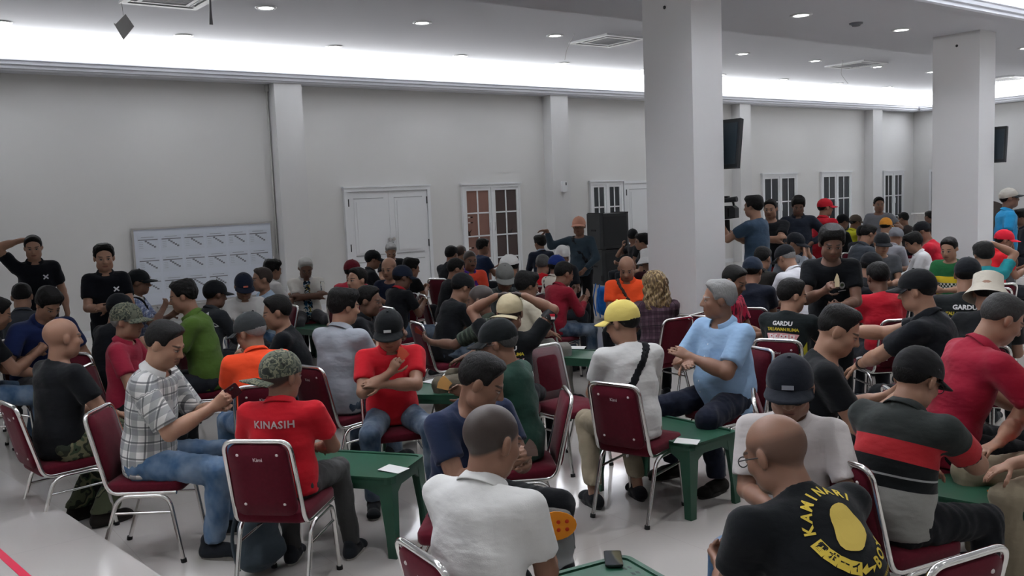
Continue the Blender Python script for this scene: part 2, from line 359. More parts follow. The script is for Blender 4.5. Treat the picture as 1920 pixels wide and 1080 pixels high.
s = MB().lathe([(.0, -.05), (.05, -.045), (.065, -.02), (.085, -.018), (.09, 0)], 20).obj('smoke_detector', M['solid'], color=lin('7b7c84'), loc=tuple(at(1605, 43, ZS))); tag(s, 'flat round detector on the soffit between two downlights', 'detector')

# ceiling air-conditioning cassettes
def cassette(x, y, label):
    e = empty('ceiling_cassette', (x, y, ZT)); tag(e, label, 'air conditioner', 'ceiling air conditioning cassettes')
    a, g = .48, .27
    MB().box((-a, -a, -.03), (a, -.40, 0)).box((-a, .40, -.03), (a, a, 0)).box((-a, -.40, -.03), (-.40, .40, 0)).box((.40, -.40, -.03), (a, .40, 0)).box((-.40, -.32, -.028), (.40, -g, 0)).box((-.40, g, -.028), (.40, .32, 0)).box((-.32, -g, -.028), (-g, g, 0)).box((g, -g, -.028), (.32, g, 0)).obj('panel', M['white_gloss'], e)
    MB().box((-.40, -.40, -.008), (.40, .40, -.002)).obj('recess', M['dark_plastic'], e)
    for k in range(11): MB().box((-g, -g+.02+.05*k, -.024), (g, -g+.044+.05*k, -.016)).obj('grille_slat', M['solid'], e, color=(.32, .33, .36))
    for q, (u, v, rz) in enumerate(((0, -.36, 0), (0, .36, 0), (-.36, 0, 1), (.36, 0, 1))):
        MB().prism([(-.035, -.012), (-.03, -.018), (.03, -.03), (.035, -.026)], 0, -.33, .33).obj('louvre', M['solid'], e, color=(.22, .23, .25), loc=(u, v, 0), rz=rz*math.pi/2)
    return e
for x, lab in ((3.55, 'white ceiling cassette with peeling louvre strip at the top left'), (10.9, 'white ceiling cassette left of the broad pillar'), (18.4, 'white ceiling cassette between the two pillars'), (25.4, 'white ceiling cassette beyond the far pillar at right')): cassette(x, 11.5, lab)
# dangling things under the left cassette
p = at_y(233, 50, 11.9); e = empty('hanging_card', tuple(p)); tag(e, 'grey diamond-shaped card hanging on a thread below the ceiling', 'hanging card')
MB().prism([(-.11, .02), (.03, .15), (.12, 0), (-.02, -.16)], 1, -.012, .0).prism([(-.12, .05), (-.09, .0), (-.11, .02)], 1, -.02, .06).obj('card', M['solid'], e, color=(.55, .55, .54), rz=-.55)
MB().tube([(0, 0, .14), (-.01, 0, ZT-p[2])], .0025, 4).obj('thread', M['solid'], e, color=(.2, .2, .2))
p = at_y(395, 30, 11.3); s = MB().prism([(0, .20), (.022, .20), (.018, .05), (.022, -.12), (-.022, -.12), (-.008, .05)], 1, 0, .008).obj('hanging_strip', M['solid'], color=(.22, .22, .23), loc=(p[0], 11.3, ZT-.21)); tag(s, 'short grey strip dangling from the ceiling cassette at left', 'strip')
for (x0, y0, x1, y1), lab in (((1078, 88, 1059, 112), 'thin wire hanging below the cassette left of the pillar'), ((1580, 147, 1590, 157), 'loose wire hanging below the cassette between pillars')):
    a, b = at_y(x0, y0, 11.2), at_y(x1, y1, 12.2)
    tag(MB().tube(fillet([(a[0], a[1], ZT-.02), (a[0]*.6+b[0]*.4, (a[1]+b[1])/2, b[2]*.5+(ZT-.1)*.5), tuple(b)], .2, 4), .005, 5).obj('hanging_wire', M['solid'], color=(.3, .3, .31)), lab, 'wire')

# ------------------------------------------------------------------ doors and windows of the far wall
def pane_grid(e, x0, x1, z0, z1, cols, rows, y, mats, bar=.03):
    w, h = (x1-x0-bar*(cols-1))/cols, (z1-z0-bar*(rows-1))/rows
    for i in range(cols):
        for j in range(rows):
            a, b = x0+i*(w+bar), z0+j*(h+bar)
            MB().box((a, y, b), (a+w, y+.008, b+h)).obj('pane', M[mats[i*rows+j] if isinstance(mats, list) else mats], e)
    for i in range(1, cols): MB().box((x0+i*(w+bar)-bar, y-.012, z0), (x0+i*(w+bar), y+.01, z1)).obj('glazing_bar', M['white_gloss'], e)
    for j in range(1, rows): MB().box((x0, y-.012, z0+j*(h+bar)-bar), (x1, y+.01, z0+j*(h+bar))).obj('glazing_bar', M['white_gloss'], e)
def window(n, x0, x1, z0, z1, mats, rows=4):
    e = empty('window_%d' % n, (x0, YW, 0)); e['kind'] = 'structure'; w = x1-x0
    MB().box((0, -.06, z0), (.05, 0, z1)).box((w-.05, -.06, z0), (w, 0, z1)).box((.05, -.06, z1-.06), (w-.05, 0, z1)).box((.05, -.06, z0), (w-.05, 0, z0+.06)).box((w/2-.03, -.07, z0+.06), (w/2+.03, 0, z1-.06)).box((-.03, -.075, z1), (w+.03, 0, z1+.035)).obj('window_frame', M['white_gloss'], e)
    for k, (a, b) in enumerate(((.05, w/2-.03), (w/2+.03, w-.05))):
        s = MB().box((a, -.05, z0+.06), (a+.055, -.005, z1-.06)).box((b-.055, -.05, z0+.06), (b, -.005, z1-.06)).box((a+.055, -.05, z1-.12), (b-.055, -.005, z1-.06)).box((a+.055, -.05, z0+.06), (b-.055, -.005, z0+.12)).obj('sash', M['white_gloss'], e)
        pane_grid(s, a+.055, b-.055, z0+.12, z1-.12, 2, rows, -.03, mats[k])
        MB().box((b-.045 if k == 0 else a+.01, -.075, 1.25), (b-.02 if k == 0 else a+.035, -.05, 1.42)).obj('handle', M['white_gloss'], s)
    return e
w1 = window(1, 10.26, 11.75, .1, 2.21, ('lit_curtain', 'brown_glass'))
for (cx, cz, w, h) in ((.16, 1.55, .20, .03), (.16, 1.44, .20, .025), (.155, .92, .22, .03), (.155, .83, .2, .025)):
    for q in range(3): MB().box((cx-w/2+q*w/3, -.036, cz-h/2), (cx-w/2+q*w/3+w/4, -.031, cz+h/2)).obj('lettering', M['print'], w1, color=lin('d8d2cc') if q % 2 else lin('3a2a26'))
MB().prism([(.10, 1.30), (.13, 1.14), (.16, 1.16), (.19, 1.13), (.16, 1.22), (.21, 1.30), (.15, 1.25)], 1, -.036, -.031).obj('emblem', M['print'], w1, color=lin('3a2a26'))
MB().prism([(1.12, 1.27), (1.19, 1.20), (1.26, 1.27), (1.23, 1.16), (1.19, 1.10), (1.15, 1.16)], 1, -.036, -.031).obj('emblem', M['print'], w1, color=lin('2a2020'))
window(2, 13.77, 14.78, .1, 2.19, ('dark_glass', 'dark_glass'))
window(3, 19.97, 21.5, .1, 2.25, ('dark_glass', 'dark_glass'), 3); window(4, 22.66, 24.15, .1, 2.25, ('dark_glass', 'dark_glass'), 3); window(5, 25.88, 27.04, .1, 2.23, ('dark_glass', 'dark_glass'), 3)
def leaf(e, x0, x1, z1, y, hinge):
    d = MB().box((x0, y-.045, .01), (x1, y, z1)).obj('door_leaf', M['white_gloss'], e)
    for a, b in ((.15, .80), (.95, z1-.14)):
        MB().box((x0+.12, y-.052, a), (x1-.12, y-.045, b)).box((x0+.17, y-.062, a+.05), (x1-.17, y-.050, b-.05)).obj('door_panel', M['white_gloss'], d)
        MB().box((x0+.115, y-.0535, a-.02), (x1-.115, y-.0465, a-.004)).box((x0+.115, y-.0535, b+.004), (x1-.115, y-.0465, b+.02)).obj('moulding', M['solid'], d, color=(.42, .43, .44))
    for z in (.3, 1.1, z1-.2): MB().tube([(hinge, y-.055, z-.07), (hinge, y-.055, z+.07)], .011, 6).obj('hinge', M['dark_plastic'], d)
    return d
e = empty('door_1', (7.61, YW, 0)); e['kind'] = 'structure'
MB().box((0, -.07, 0), (.07, 0, 2.22)).box((1.81, -.07, 0), (1.88, 0, 2.22)).box((.07, -.07, 2.15), (1.81, 0, 2.22)).box((-.02, -.08, 2.22), (1.90, 0, 2.25)).obj('door_frame', M['white_gloss'], e)
l1 = leaf(e, .075, .938, 2.145, -.005, .085); l2 = leaf(e, .942, 1.805, 2.145, -.005, 1.795)
for d, x in ((l1, .90), (l2, .98)):
    MB().tube([(x, -.05, 1.22), (x, -.10, 1.22)], .026, 10).tube([(x, -.1, 1.22), (x, -.115, 1.22)], .034, 10).obj('door_knob', M['chrome'], d); MB().box((x-.02, -.058, 1.08), (x+.02, -.05, 1.16)).obj('lock_plate', M['dark_plastic'], d)
e = empty('door_2', (14.82, YW, 0)); e['kind'] = 'structure'
MB().box((0, -.06, 0), (.05, 0, 2.19)).box((.05, -.06, 2.13), (.95, 0, 2.19)).box((.90, -.06, 0), (.95, 0, 2.13)).obj('door_frame', M['white_gloss'], e); leaf(e, .055, .895, 2.125, -.005, .07)
e = empty('door_3', (XE, 14.75, 0)); e['kind'] = 'structure'     # glazed door in the end wall
MB().box((-.07, -1.8, 0), (0, -1.73, 2.25)).box((-.07, -.07, 0), (0, 0, 2.25)).box((-.07, -1.73, 2.18), (0, -.07, 2.25)).box((-.06, -.93, 0), (0, -.87, 2.18)).obj('door_frame', M['white_gloss'], e)
for a in (-1.72, -.86):
    for j in range(3): MB().box((-.04, a, .1+.69*j), (-.02, a+.78, .76+.69*j)).obj('pane', M['frost_glass'], e)
    for j in (1, 2): MB().box((-.05, a, .1+.69*j-.03), (-.015, a+.78, .1+.69*j)).obj('glazing_bar', M['white_gloss'], e)

# whiteboard with sixteen printed bracket sheets
e = empty('whiteboard', (3.81, YW, 0)); tag(e, 'large whiteboard covered in bracket print-outs on the far wall', 'whiteboard')
wd, z0, z1 = 2.37, .38, 1.68
MB().box((.02, -.05, z0+.02), (wd-.02, -.03, z1-.02)).obj('panel', M['whiteboard'], e)
MB().box((0, -.06, z0), (.03, -.025, z1)).box((wd-.03, -.06, z0), (wd, -.025, z1)).box((.03, -.06, z1-.03), (wd-.03, -.025, z1)).box((.03, -.06, z0), (wd-.03, -.025, z0+.03)).obj('frame', M['alu'], e)
MB().box((.3, -.13, z0-.03), (wd-.3, -.05, z0)).obj('pen_tray', M['alu'], e)
for X in (-.01, wd+.01): MB().tube([(X, -.02, .97), (X, -.08, .97)], .05, 12).obj('pivot_knob', M['dark_plastic'], e)
for r, ncol in enumerate((6, 6, 4)):
    for q in range(ncol):
        x, z = .08+q*.372, 1.55-r*.345
        s = MB().box((x, -.0525, z-.26), (x+.33, -.05, z)).obj('sheet', M['sheet'], e)
        pr = MB().box((x+.01, -.0545, z-.075), (x+.32, -.0535, z-.060)).box((x+.06, -.0545, z-.03), (x+.26, -.0535, z-.024))
        for t in range(5): pr.box((x+.115+t*.034, -.0545, z-.105-t*.024), (x+.150+t*.034, -.0535, z-.079-t*.024))
        for t in range(4): pr.box((x+.02, -.0545, z-.11-t*.03), (x+.085, -.0535, z-.107-t*.03))
        o = pr.obj('printed_bracket', M['print'], s, color=(.22, .23, .26)); tag(o, kind='stuff')
# wall unit, loudspeaker stack, screens, far furniture
e = empty('wall_dispenser', (0, 0, 0)); tag(e, 'small white dispenser box on the pilaster by the second window', 'dispenser'); p = at_y(1056, 350, YW-.28); e.location = (p[0], YW-.28, p[2])
MB().prism([(-.055, -.12), (.055, -.12), (.07, -.1), (.07, .1), (.055, .12), (-.055, .12), (-.07, .1), (-.07, -.1)], 1, -.06, 0).obj('housing', M['white_gloss'], e); MB().box((.02, -.066, .03), (.045, -.06, .09)).obj('window_slot', M['dark_plastic'], e)
def speaker(name, x, y, z, w, d, h, lab):
    e = empty(name, (x, y, z), math.radians(-14)); tag(e, lab, 'loudspeaker', 'stacked loudspeakers')
    b = [(-w/2, d/2), (-w/2, -d/2+.04), (-w/2+.06, -d/2), (w/2-.06, -d/2), (w/2, -d/2+.04), (w/2, d/2)]
    MB().prism(b, 2, 0, h).obj('cabinet', M['dark_plastic'], e)
    MB().box((-w/2+.07, -d/2-.012, .06), (w/2-.07, -d/2, h-.06)).obj('grille', plain('speaker_grille', lin('16191c'), .7, bump=.5, scale=150), e)
    for s in (-1, 1): MB().box((s*(w/2+.004)-.01, -.1, h*.5), (s*(w/2+.004)+.01, .1, h*.5+.04)).obj('handle', M['rubber'], e)
    for s in (-1, 1): MB().box((s*(w/2-.05)-.03, -d/2, h-.001), (s*(w/2-.05)+.03, d/2, h+.022)).obj('corner_rail', M['rubber'], e)
sx = at_y(1143, 480, 14.1)[0]
speaker('subwoofer', sx, 14.1, 0, .72, .7, .74, 'lower black bass cabinet of the loudspeaker stack')
speaker('loudspeaker', sx-.02, 14.1, .763, .70, .6, .74, 'tall black loudspeaker stacked on a bass cabinet by the wall')
for X, pt, pb, lab in ((7.78, (1389, 221), (1382, 314), 'dark flat television hung on the far side of the broad pillar'), (13.96, (1888, 236), (1884, 303), 'dark flat television hung on the far side of the right-hand pillar')):
    a, b = at_y(*pt, 6.33), at_y(*pb, 6.33); e = empty('television', (X, 6.8, (a[2]+b[2])/2)); tag(e, lab, 'television', 'televisions on the pillars')
    a, b = Vector((a[0]-X, a[2]-e.location.z)), Vector((b[0]-X, b[2]-e.location.z)); n = Vector((.05, -.01))
    MB().prism([a, b, b+n, a+n], 1, -.47, .48).obj('back_shell', M['dark_plastic'], e)
    q = .08; a2, b2 = a.lerp(b, q), b.lerp(a, q); MB().prism([a2-n*.12, b2-n*.12, b2, a2], 1, -.44, .45).obj('back_cover', plain('tv_back', lin('27323a'), .35), e)
    a2, b2 = a.lerp(b, .04)+n, b.lerp(a, .1)+n; MB().prism([a2, b2, b2+n*.05, a2+n*.05], 1, -.455, .465).obj('display', M['dark_glass'], e)
    m = a.lerp(b, .5); MB().tube([(0, 0, 0), (m.x-.01, 0, m.y)], .03, 8).obj('mount_arm', M['rubber'], e); MB().box((0, -.12, -.12), (.015, .12, .12)).obj('mount_plate', M['rubber'], e)
o = MB().prism([(-1.15, .75)] + [(-1.15*math.cos(math.pi*k/14), .75+.58*math.sin(math.pi*k/14)) for k in range(1, 14)] + [(1.15, .75), (1.15, .02), (-1.15, .02)], 1, -.04, .04).obj('arched_screen', M['solid'], color=lin('4b423c'), loc=(26.7, 13.0, 0), rz=math.radians(-50)); tag(o, 'low dark arched screen near the glazed end door', 'screen')
o = MB().box((-.75, -.3, 0), (.75, .3, .95)).box((-.8, -.34, .95), (.8, .34, 1.0)).obj('side_counter', M['solid'], color=(.5, .49, .48), loc=(25.0, 12.9, 0), rz=math.radians(-50)); tag(o, 'plain grey counter before the arched screen at the far end', 'counter')

# ------------------------------------------------------------------ implicit surfaces -> meshes (bodies, clothes, hair)
def V3(*a): return np.array(a, dtype=np.float64)
def unit(v): v = np.asarray(v, float); return v/max(np.linalg.norm(v), 1e-9)
def rot(axis, deg): return np.array(Matrix.Rotation(math.radians(deg), 3, axis))
class Field:
    def __init__(s, lo, hi, h):
        s.h = h; s.lo = np.asarray(lo, float)-3*h; n = np.ceil((np.asarray(hi, float)+3*h-s.lo)/h).astype(int)+1
        s.n = n; s.d = np.full(n, .3, dtype=np.float32); s.ax = [(s.lo[i]+np.arange(n[i])*h).astype(np.float32) for i in range(3)]
    def sub(s, lo, hi, m):
        a = np.clip(np.floor((np.asarray(lo)-m-s.lo)/s.h).astype(int), 0, s.n); b = np.clip(np.ceil((np.asarray(hi)+m-s.lo)/s.h).astype(int)+1, 0, s.n)
        if np.any(b <= a): return None, None
        sl = tuple(slice(i, j) for i, j in zip(a, b))
        return sl, (s.ax[0][sl[0]][:, None, None], s.ax[1][sl[1]][None, :, None], s.ax[2][sl[2]][None, None, :])
    def put(s, sl, d, k):
        c = s.d[sl]
        if k > 0:
            h = np.maximum(k-np.abs(c-d), 0)/k; s.d[sl] = np.minimum(c, d)-h*h*k*.25
        else: np.minimum(c, d, out=c)
    def cone(s, a, b, ra, rb, k=.01):
        a = np.asarray(a, float); b = np.asarray(b, float); r = max(ra, rb)
        sl, P = s.sub(np.minimum(a, b)-r, np.maximum(a, b)+r, k+2*s.h)
        if sl is None: return
        v = b-a; L = max(v@v, 1e-9); q = [P[i]-np.float32(a[i]) for i in range(3)]
        t = np.clip((q[0]*v[0]+q[1]*v[1]+q[2]*v[2])/L, 0, 1).astype(np.float32)
        d = np.sqrt((q[0]-t*v[0])**2+(q[1]-t*v[1])**2+(q[2]-t*v[2])**2)-(ra+(rb-ra)*t)
        s.put(sl, d.astype(np.float32), k)
    def econe(s, a, b, ea, eb, x, k=.02):
        """capsule of elliptic section: radii (across x, other) lerp from ea to eb"""
        a = np.asarray(a, float); b = np.asarray(b, float); x = unit(x); r = max(*ea, *eb)
        sl, P = s.sub(np.minimum(a, b)-r, np.maximum(a, b)+r, k+2*s.h)
        if sl is None: return
        v = b-a; L = max(v@v, 1e-9); q = [P[i]-np.float32(a[i]) for i in range(3)]
        t = np.clip((q[0]*v[0]+q[1]*v[1]+q[2]*v[2])/L, 0, 1).astype(np.float32)
        w = [q[i]-t*np.float32(v[i]) for i in range(3)]; wx = w[0]*x[0]+w[1]*x[1]+w[2]*x[2]
        w2 = np.maximum(w[0]**2+w[1]**2+w[2]**2-wx**2, 0); rx = ea[0]+(eb[0]-ea[0])*t; ry = ea[1]+(eb[1]-ea[1])*t
        g = np.sqrt((wx/rx)**2+w2/ry**2); g2 = np.sqrt((wx/rx**2)**2+w2/ry**4)
        s.put(sl, (g*(g-1)/np.maximum(g2, 1e-4)).astype(np.float32), k)
    def ell(s, c, R, rad, k=.01, sign=1):
        """ellipsoid, axes = columns of R; sign -1 carves"""
        c = np.asarray(c, float); e = np.sqrt(((R*np.asarray(rad))**2).sum(1))
        sl, P = s.sub(c-e, c+e, k+2*s.h)
        if sl is None: return
        q = [P[i]-np.float32(c[i]) for i in range(3)]; g = g2 = 0
        for j in range(3):
            u = q[0]*R[0, j]+q[1]*R[1, j]+q[2]*R[2, j]; g = g+(u/rad[j])**2; g2 = g2+(u/rad[j]**2)**2
        g = np.sqrt(g); d = (g*(g-1)/np.maximum(np.sqrt(g2), 1e-4)).astype(np.float32)
        if sign > 0: s.put(sl, d, k)
        else:
            cu = s.d[sl]; h = np.maximum(k-np.abs(cu+d), 0)/k; s.d[sl] = np.maximum(cu, -d)+h*h*k*.25
    def half(s, n, c, k=0.0):
        """keep n.p <= c"""
        n = unit(n); g = (s.ax[0][:, None, None]*n[0]+s.ax[1][None, :, None]*n[1]+s.ax[2][None, None, :]*n[2]-c).astype(np.float32); np.maximum(s.d, g, out=s.d)
    def grid(s): return s.ax[0][:, None, None], s.ax[1][None, :, None], s.ax[2][None, None, :]
    def mesh(s):
        d = s.d; i = d < 0; n0, n1, n2 = d.shape
        c = i[:-1, :-1, :-1].astype(np.int8)
        cnt = np.zeros((n0-1, n1-1, n2-1), np.int8)
        offs = [(a, b, g) for a in (0, 1) for b in (0, 1) for g in (0, 1)]
        for a, b, g in offs: cnt += i[a:n0-1+a, b:n1-1+b, g:n2-1+g]
        act = np.argwhere((cnt > 0) & (cnt < 8))
        if len(act) == 0: return np.zeros((0, 3)), np.zeros((0, 4), int)
        idx = np.full((n0-1, n1-1, n2-1), -1, np.int32); idx[tuple(act.T)] = np.arange(len(act), dtype=np.int32)
        val = np.stack([d[act[:, 0]+a, act[:, 1]+b, act[:, 2]+g] for a, b, g in offs], 1)
        acc = np.zeros((len(act), 3)); num = np.zeros(len(act)); O = np.array(offs, float)
        for p in range(8):
            for q in range(p+1, 8):
                if abs(O[p]-O[q]).sum() != 1: continue
                m = (val[:, p] < 0) != (val[:, q] < 0); t = np.where(m, val[:, p]/np.where(m, val[:, p]-val[:, q], 1), 0)[:, None]
                acc += np.where(m[:, None], O[p]+(O[q]-O[p])*t, 0); num += m
        V = s.lo+(act+acc/num[:, None])*s.h; F = []
        for ax in range(3):
            sl0 = [slice(None)]*3; sl1 = [slice(None)]*3; sl0[ax] = slice(0, -1); sl1[ax] = slice(1, None)
            A, B = i[tuple(sl0)], i[tuple(sl1)]; e = np.argwhere(A != B)
            u, w = (ax+1) % 3, (ax+2) % 3; e = e[(e[:, u] > 0) & (e[:, w] > 0) & (e[:, u] < d.shape[u]-1) & (e[:, w] < d.shape[w]-1)]
            if len(e) == 0: continue
            du = np.zeros(3, int); du[u] = 1; dw = np.zeros(3, int); dw[w] = 1
            Q = np.stack([idx[tuple((e-du-dw).T)], idx[tuple((e-dw).T)], idx[tuple(e.T)], idx[tuple((e-du).T)]], 1)
            fl = ~A[tuple(e.T)]; Q[fl] = Q[fl][:, ::-1]; F.append(Q)
        return V, np.concatenate(F)

# ------------------------------------------------------------------ hair, headgear, shoes: built once in head / foot space, shared
I3 = np.eye(3)
def _hair_mesh(kind):
    f = Field((-.15, -.16, -.26 if kind == 'long' else -.13), (.15, .16, .20), .0058)
    f.ell((0, -.015, .030), I3, (.078, .098, .088), 0); x, y, z = f.grid(); d0 = f.d.copy()
    side, top = dict(short=(.006, .013), fade=(.003, .016), thick=(.016, .028), curly=(.013, .026), under=(.007, .007), long=(.03, .026), grey=(.010, .019))[kind]
    zl = np.interp(y, [-.13, -.10, -.045, -.03, .022, .034, .040, .052, .066, .12], [-.085, -.078, -.03, .004, .006, .008, .042, .060, .080, .088]).astype(np.float32)
    if kind == 'thick': zl = np.interp(y, [-.13, -.10, -.045, -.03, .020, .038, .045, .06, .075, .12], [-.095, -.09, -.045, -.012, -.006, -.012, .030, .045, .062, .066]).astype(np.float32)
    if kind in ('fade',): zl = zl+np.where(y < .03, .018, 0).astype(np.float32)
    up = np.clip((z-.045)/.06, 0, 1); t = side+(top-side)*up*up*(3-2*up)
    if kind in ('short', 'fade', 'grey', 'thick'): t = t+.010*np.exp(-((y-.055)/.03)**2)*up       # a little lift over the forehead
    taper = np.clip((z-zl)/.022, .12, 1); t = t*taper
    if kind in ('curly', 'long', 'thick', 'grey'):
        a = {'curly': .005, 'long': .007, 'thick': .0025, 'grey': .002}[kind]
        t = t+a*np.sin(95*x+2*np.sin(60*z))*np.sin(90*y+1.3)*np.sin(85*z+2.1*np.sin(70*x))
    else: t = t+.0012*np.sin(160*x+3*np.sin(90*y))*np.sin(140*z+60*y)
    if kind == 'long':
        f.econe((0, -.045, .02), (0, -.05, -.17), (.105, .085), (.125, .07), (1, 0, 0), .04); wob = (.010*np.sin(70*x+3*np.sin(30*z)+25*y)*np.sin(38*z+40*y)).astype(np.float32)
        zl = np.where(y > .03, .055+0*y, -.22+0*y); f.d = np.minimum(f.d+wob, d0-t.astype(np.float32)); f.d = np.maximum(f.d, ((zl-z)*.75).astype(np.float32))
    else: f.d = np.maximum(d0-t, (zl-z)*.8).astype(np.float32)
    if kind == 'under': f.d = np.maximum(f.d, (z-.022-.10*y)).astype(np.float32)
    V, F = f.mesh(); return mesh_np('hair_'+kind, V, F)
HAIR = {k: _hair_mesh(k) for k in ('short', 'fade', 'thick', 'curly', 'under', 'long', 'grey')}
def _cap_dome(rx=.0905, ry=.1115, rz=.099, cz=.034, tilt=.22, z0=.018, seam=True):
    mb = MB(); V = []; n, m = 36, 10
    for j in range(m+1):
        for i in range(n):
            a = 2*math.pi*i/n; cx, cy = rx*math.cos(a), ry*math.sin(a)
            zb = z0+tilt*cy; e0 = math.asin(max(-.9, min(.9, (zb-cz)/rz))); e = e0+(math.pi/2-e0)*j/m
            q = .988 if (i % 6 == 0 and seam) else 1.0
            V.append((cx*math.cos(e)*q, -.012+cy*math.cos(e)*q, cz+rz*math.sin(e)*(1.02 if j < 8 else 1)))
    F = [(j*n+i, j*n+(i+1) % n, (j+1)*n+(i+1) % n, (j+1)*n+i) for j in range(m) for i in range(n)]
    mb.add(V, F, True); mb.lathe([(.0, .006), (.006, .005), (.009, 0)], 10, (0, -.012, cz+rz)); return mb.mesh('cap_dome')
def _brim(length=.078, wid=1.0, droop=.018):
    mb = MB(); nu, nv = 16, 5; T = []
    for v in range(nv+1):
        for u in range(nu+1):
            a = math.pi/2+(u/nu-.5)*math.radians(138)*wid; k = v/nv; s = (u/nu-.5)*2
            r = k*length*(1-.55*s*s); x, y = .0905*math.cos(a), -.012+.1115*math.sin(a)
            T.append((x*(1+r*3.2), y+r*(.97), .018+.22*.1115*math.sin(a)+.004-.10*r-droop*s*s*(.4+.6*k)))
    V = T+[(x, y, z-.005) for x, y, z in T]; o = len(T); w = nu+1
    F = [(v*w+u, v*w+u+1, (v+1)*w+u+1, (v+1)*w+u) for v in range(nv) for u in range(nu)]
    F += [tuple(i+o for i in f[::-1]) for f in F] + [(nv*w+u, nv*w+u+1, nv*w+u+1+o, nv*w+u+o) for u in range(nu)]
    for e in (0, nu): F += [(v*w+e, (v+1)*w+e, (v+1)*w+e+o, v*w+e+o) for v in range(nv)]
    mb.add(V, F, True); return mb.mesh('brim')
CAP, BRIM = _cap_dome(), _brim(); KNIT = _cap_dome(.092, .113, .10, .034, .3, .005, False)
BUCKET = MB().lathe([(.150, -.035), (.148, -.03), (.105, .03), (.098, .045), (.092, .125), (.07, .14), (0, .142)], 28, (0, -.012, 0)).mesh('bucket_hat')
def _shoe(kind):
    f = Field((-.06, -.10, -.005), (.06, .20, .12), .007)
    f.cone((0, -.05, .035), (0, .12, .030), .040, .040, 0); f.cone((0, -.03, .05), (0, .06, .045), .04, .036, .03); f.ell((0, .145, .028), I3, (.046, .04, .03), .03)
    if kind == 'shoe': f.cone((0, -.03, .05), (0, -.035, .10), .042, .04, .02)
    f.half((0, 0, -1), -.012)
    V, F = f.mesh(); return mesh_np('upper', V, F)
SHOE = _shoe('shoe'); SLIP = _shoe('slip')
SOLE = MB().prism([(.043*math.cos(a)*(1.08 if math.sin(a) > 0 else .95), .05+.132*math.sin(a)) for a in [2*math.pi*k/24 for k in range(24)]], 2, 0, .022).mesh('sole')

# ------------------------------------------------------------------ people
SKINS = dict(a=(.36, .205, .135), b=(.28, .155, .10), c=(.21, .112, .072), d=(.135, .072, .047), e=(.40, .25, .17))
BLK, GRYH = (.007, .0065, .0065), (.30, .30, .30)
def ik(S, T, l1, l2, pole):
    v = T-S; L = np.linalg.norm(v); Lm = (l1+l2)*.985
    if L > Lm: T = S+v*(Lm/L); v = T-S; L = Lm
    Lc = max(L, abs(l1-l2)*1.05+.02); u = v/max(L, 1e-6); a = (l1*l1-l2*l2+Lc*Lc)/(2*Lc); h = math.sqrt(max(l1*l1-a*a, 0))
    p = np.asarray(pole, float); p = unit(p-u*(p@u)); return S+u*a+p*h, T
GEST = dict(   # right hand: anchor, wrist offset, elbow pole, finger direction, palm normal, curl
    lap=('h', (.11, .30, .13), (.8, -.5, -.2), (-.35, .9, -.25), (0, -.1, -1), .5),
    knee=('h', (.17, .37, .11), (.7, -.6, .0), (-.1, .95, -.4), (0, 0, -1), .35),
    hold=('n', (.055, .31, -.21), (.6, -.4, -.9), (-.35, .75, .5), (-.85, .2, .3), 1.0),
    low=('n', (.06, .30, -.33), (.6, -.6, -.8), (-.35, .85, .1), (-.7, .0, .6), 1.0),
    chest=('n', (.04, .25, -.13), (.8, -.1, -.7), (-.4, .4, .8), (-.6, -.5, .3), 1.0),
    cross=('n', (-.10, .235, -.215), (.9, .25, -.4), (-.95, .1, .25), (0, -.6, -.6), .5),
    hang=('s', (.09, .03, -.50), (.3, -1, 0), (0, .1, -1), (-1, .1, 0), .5),
    hip=('h', (.16, .05, .12), (1, -.4, .2), (-.5, .6, -.5), (-.8, 0, -.2), .5),
    head=('e', (.10, -.03, .08), (1, .2, .1), (-.8, -.5, .2), (-.4, 0, -1), .3),
    nape=('e', (.12, .02, .13), (1, .3, .0), (-.9, -.1, .3), (0, 0, -1), .5),
    mouth=('n', (.03, .20, -.03), (.8, .2, -.8), (-.2, .2, 1), (-.4, -.8, .2), 1.1),
    face=('n', (.06, .20, .0), (.7, .4, -.8), (-.2, -.1, 1), (0, -1, 0), .5),
    table=('h', (.13, .47, .10), (.8, -.4, .1), (-.4, .9, -.2), (0, 0, -1), .7),
    desk=('h', (.06, .52, .20), (.8, -.5, -.2), (-.5, .85, -.1), (-.3, 0, -1), .9),
)
ROWS = []; DECALS = []
def person(label, c, f, **o): ROWS.append(dict(o, label=label, c=c, f=f))
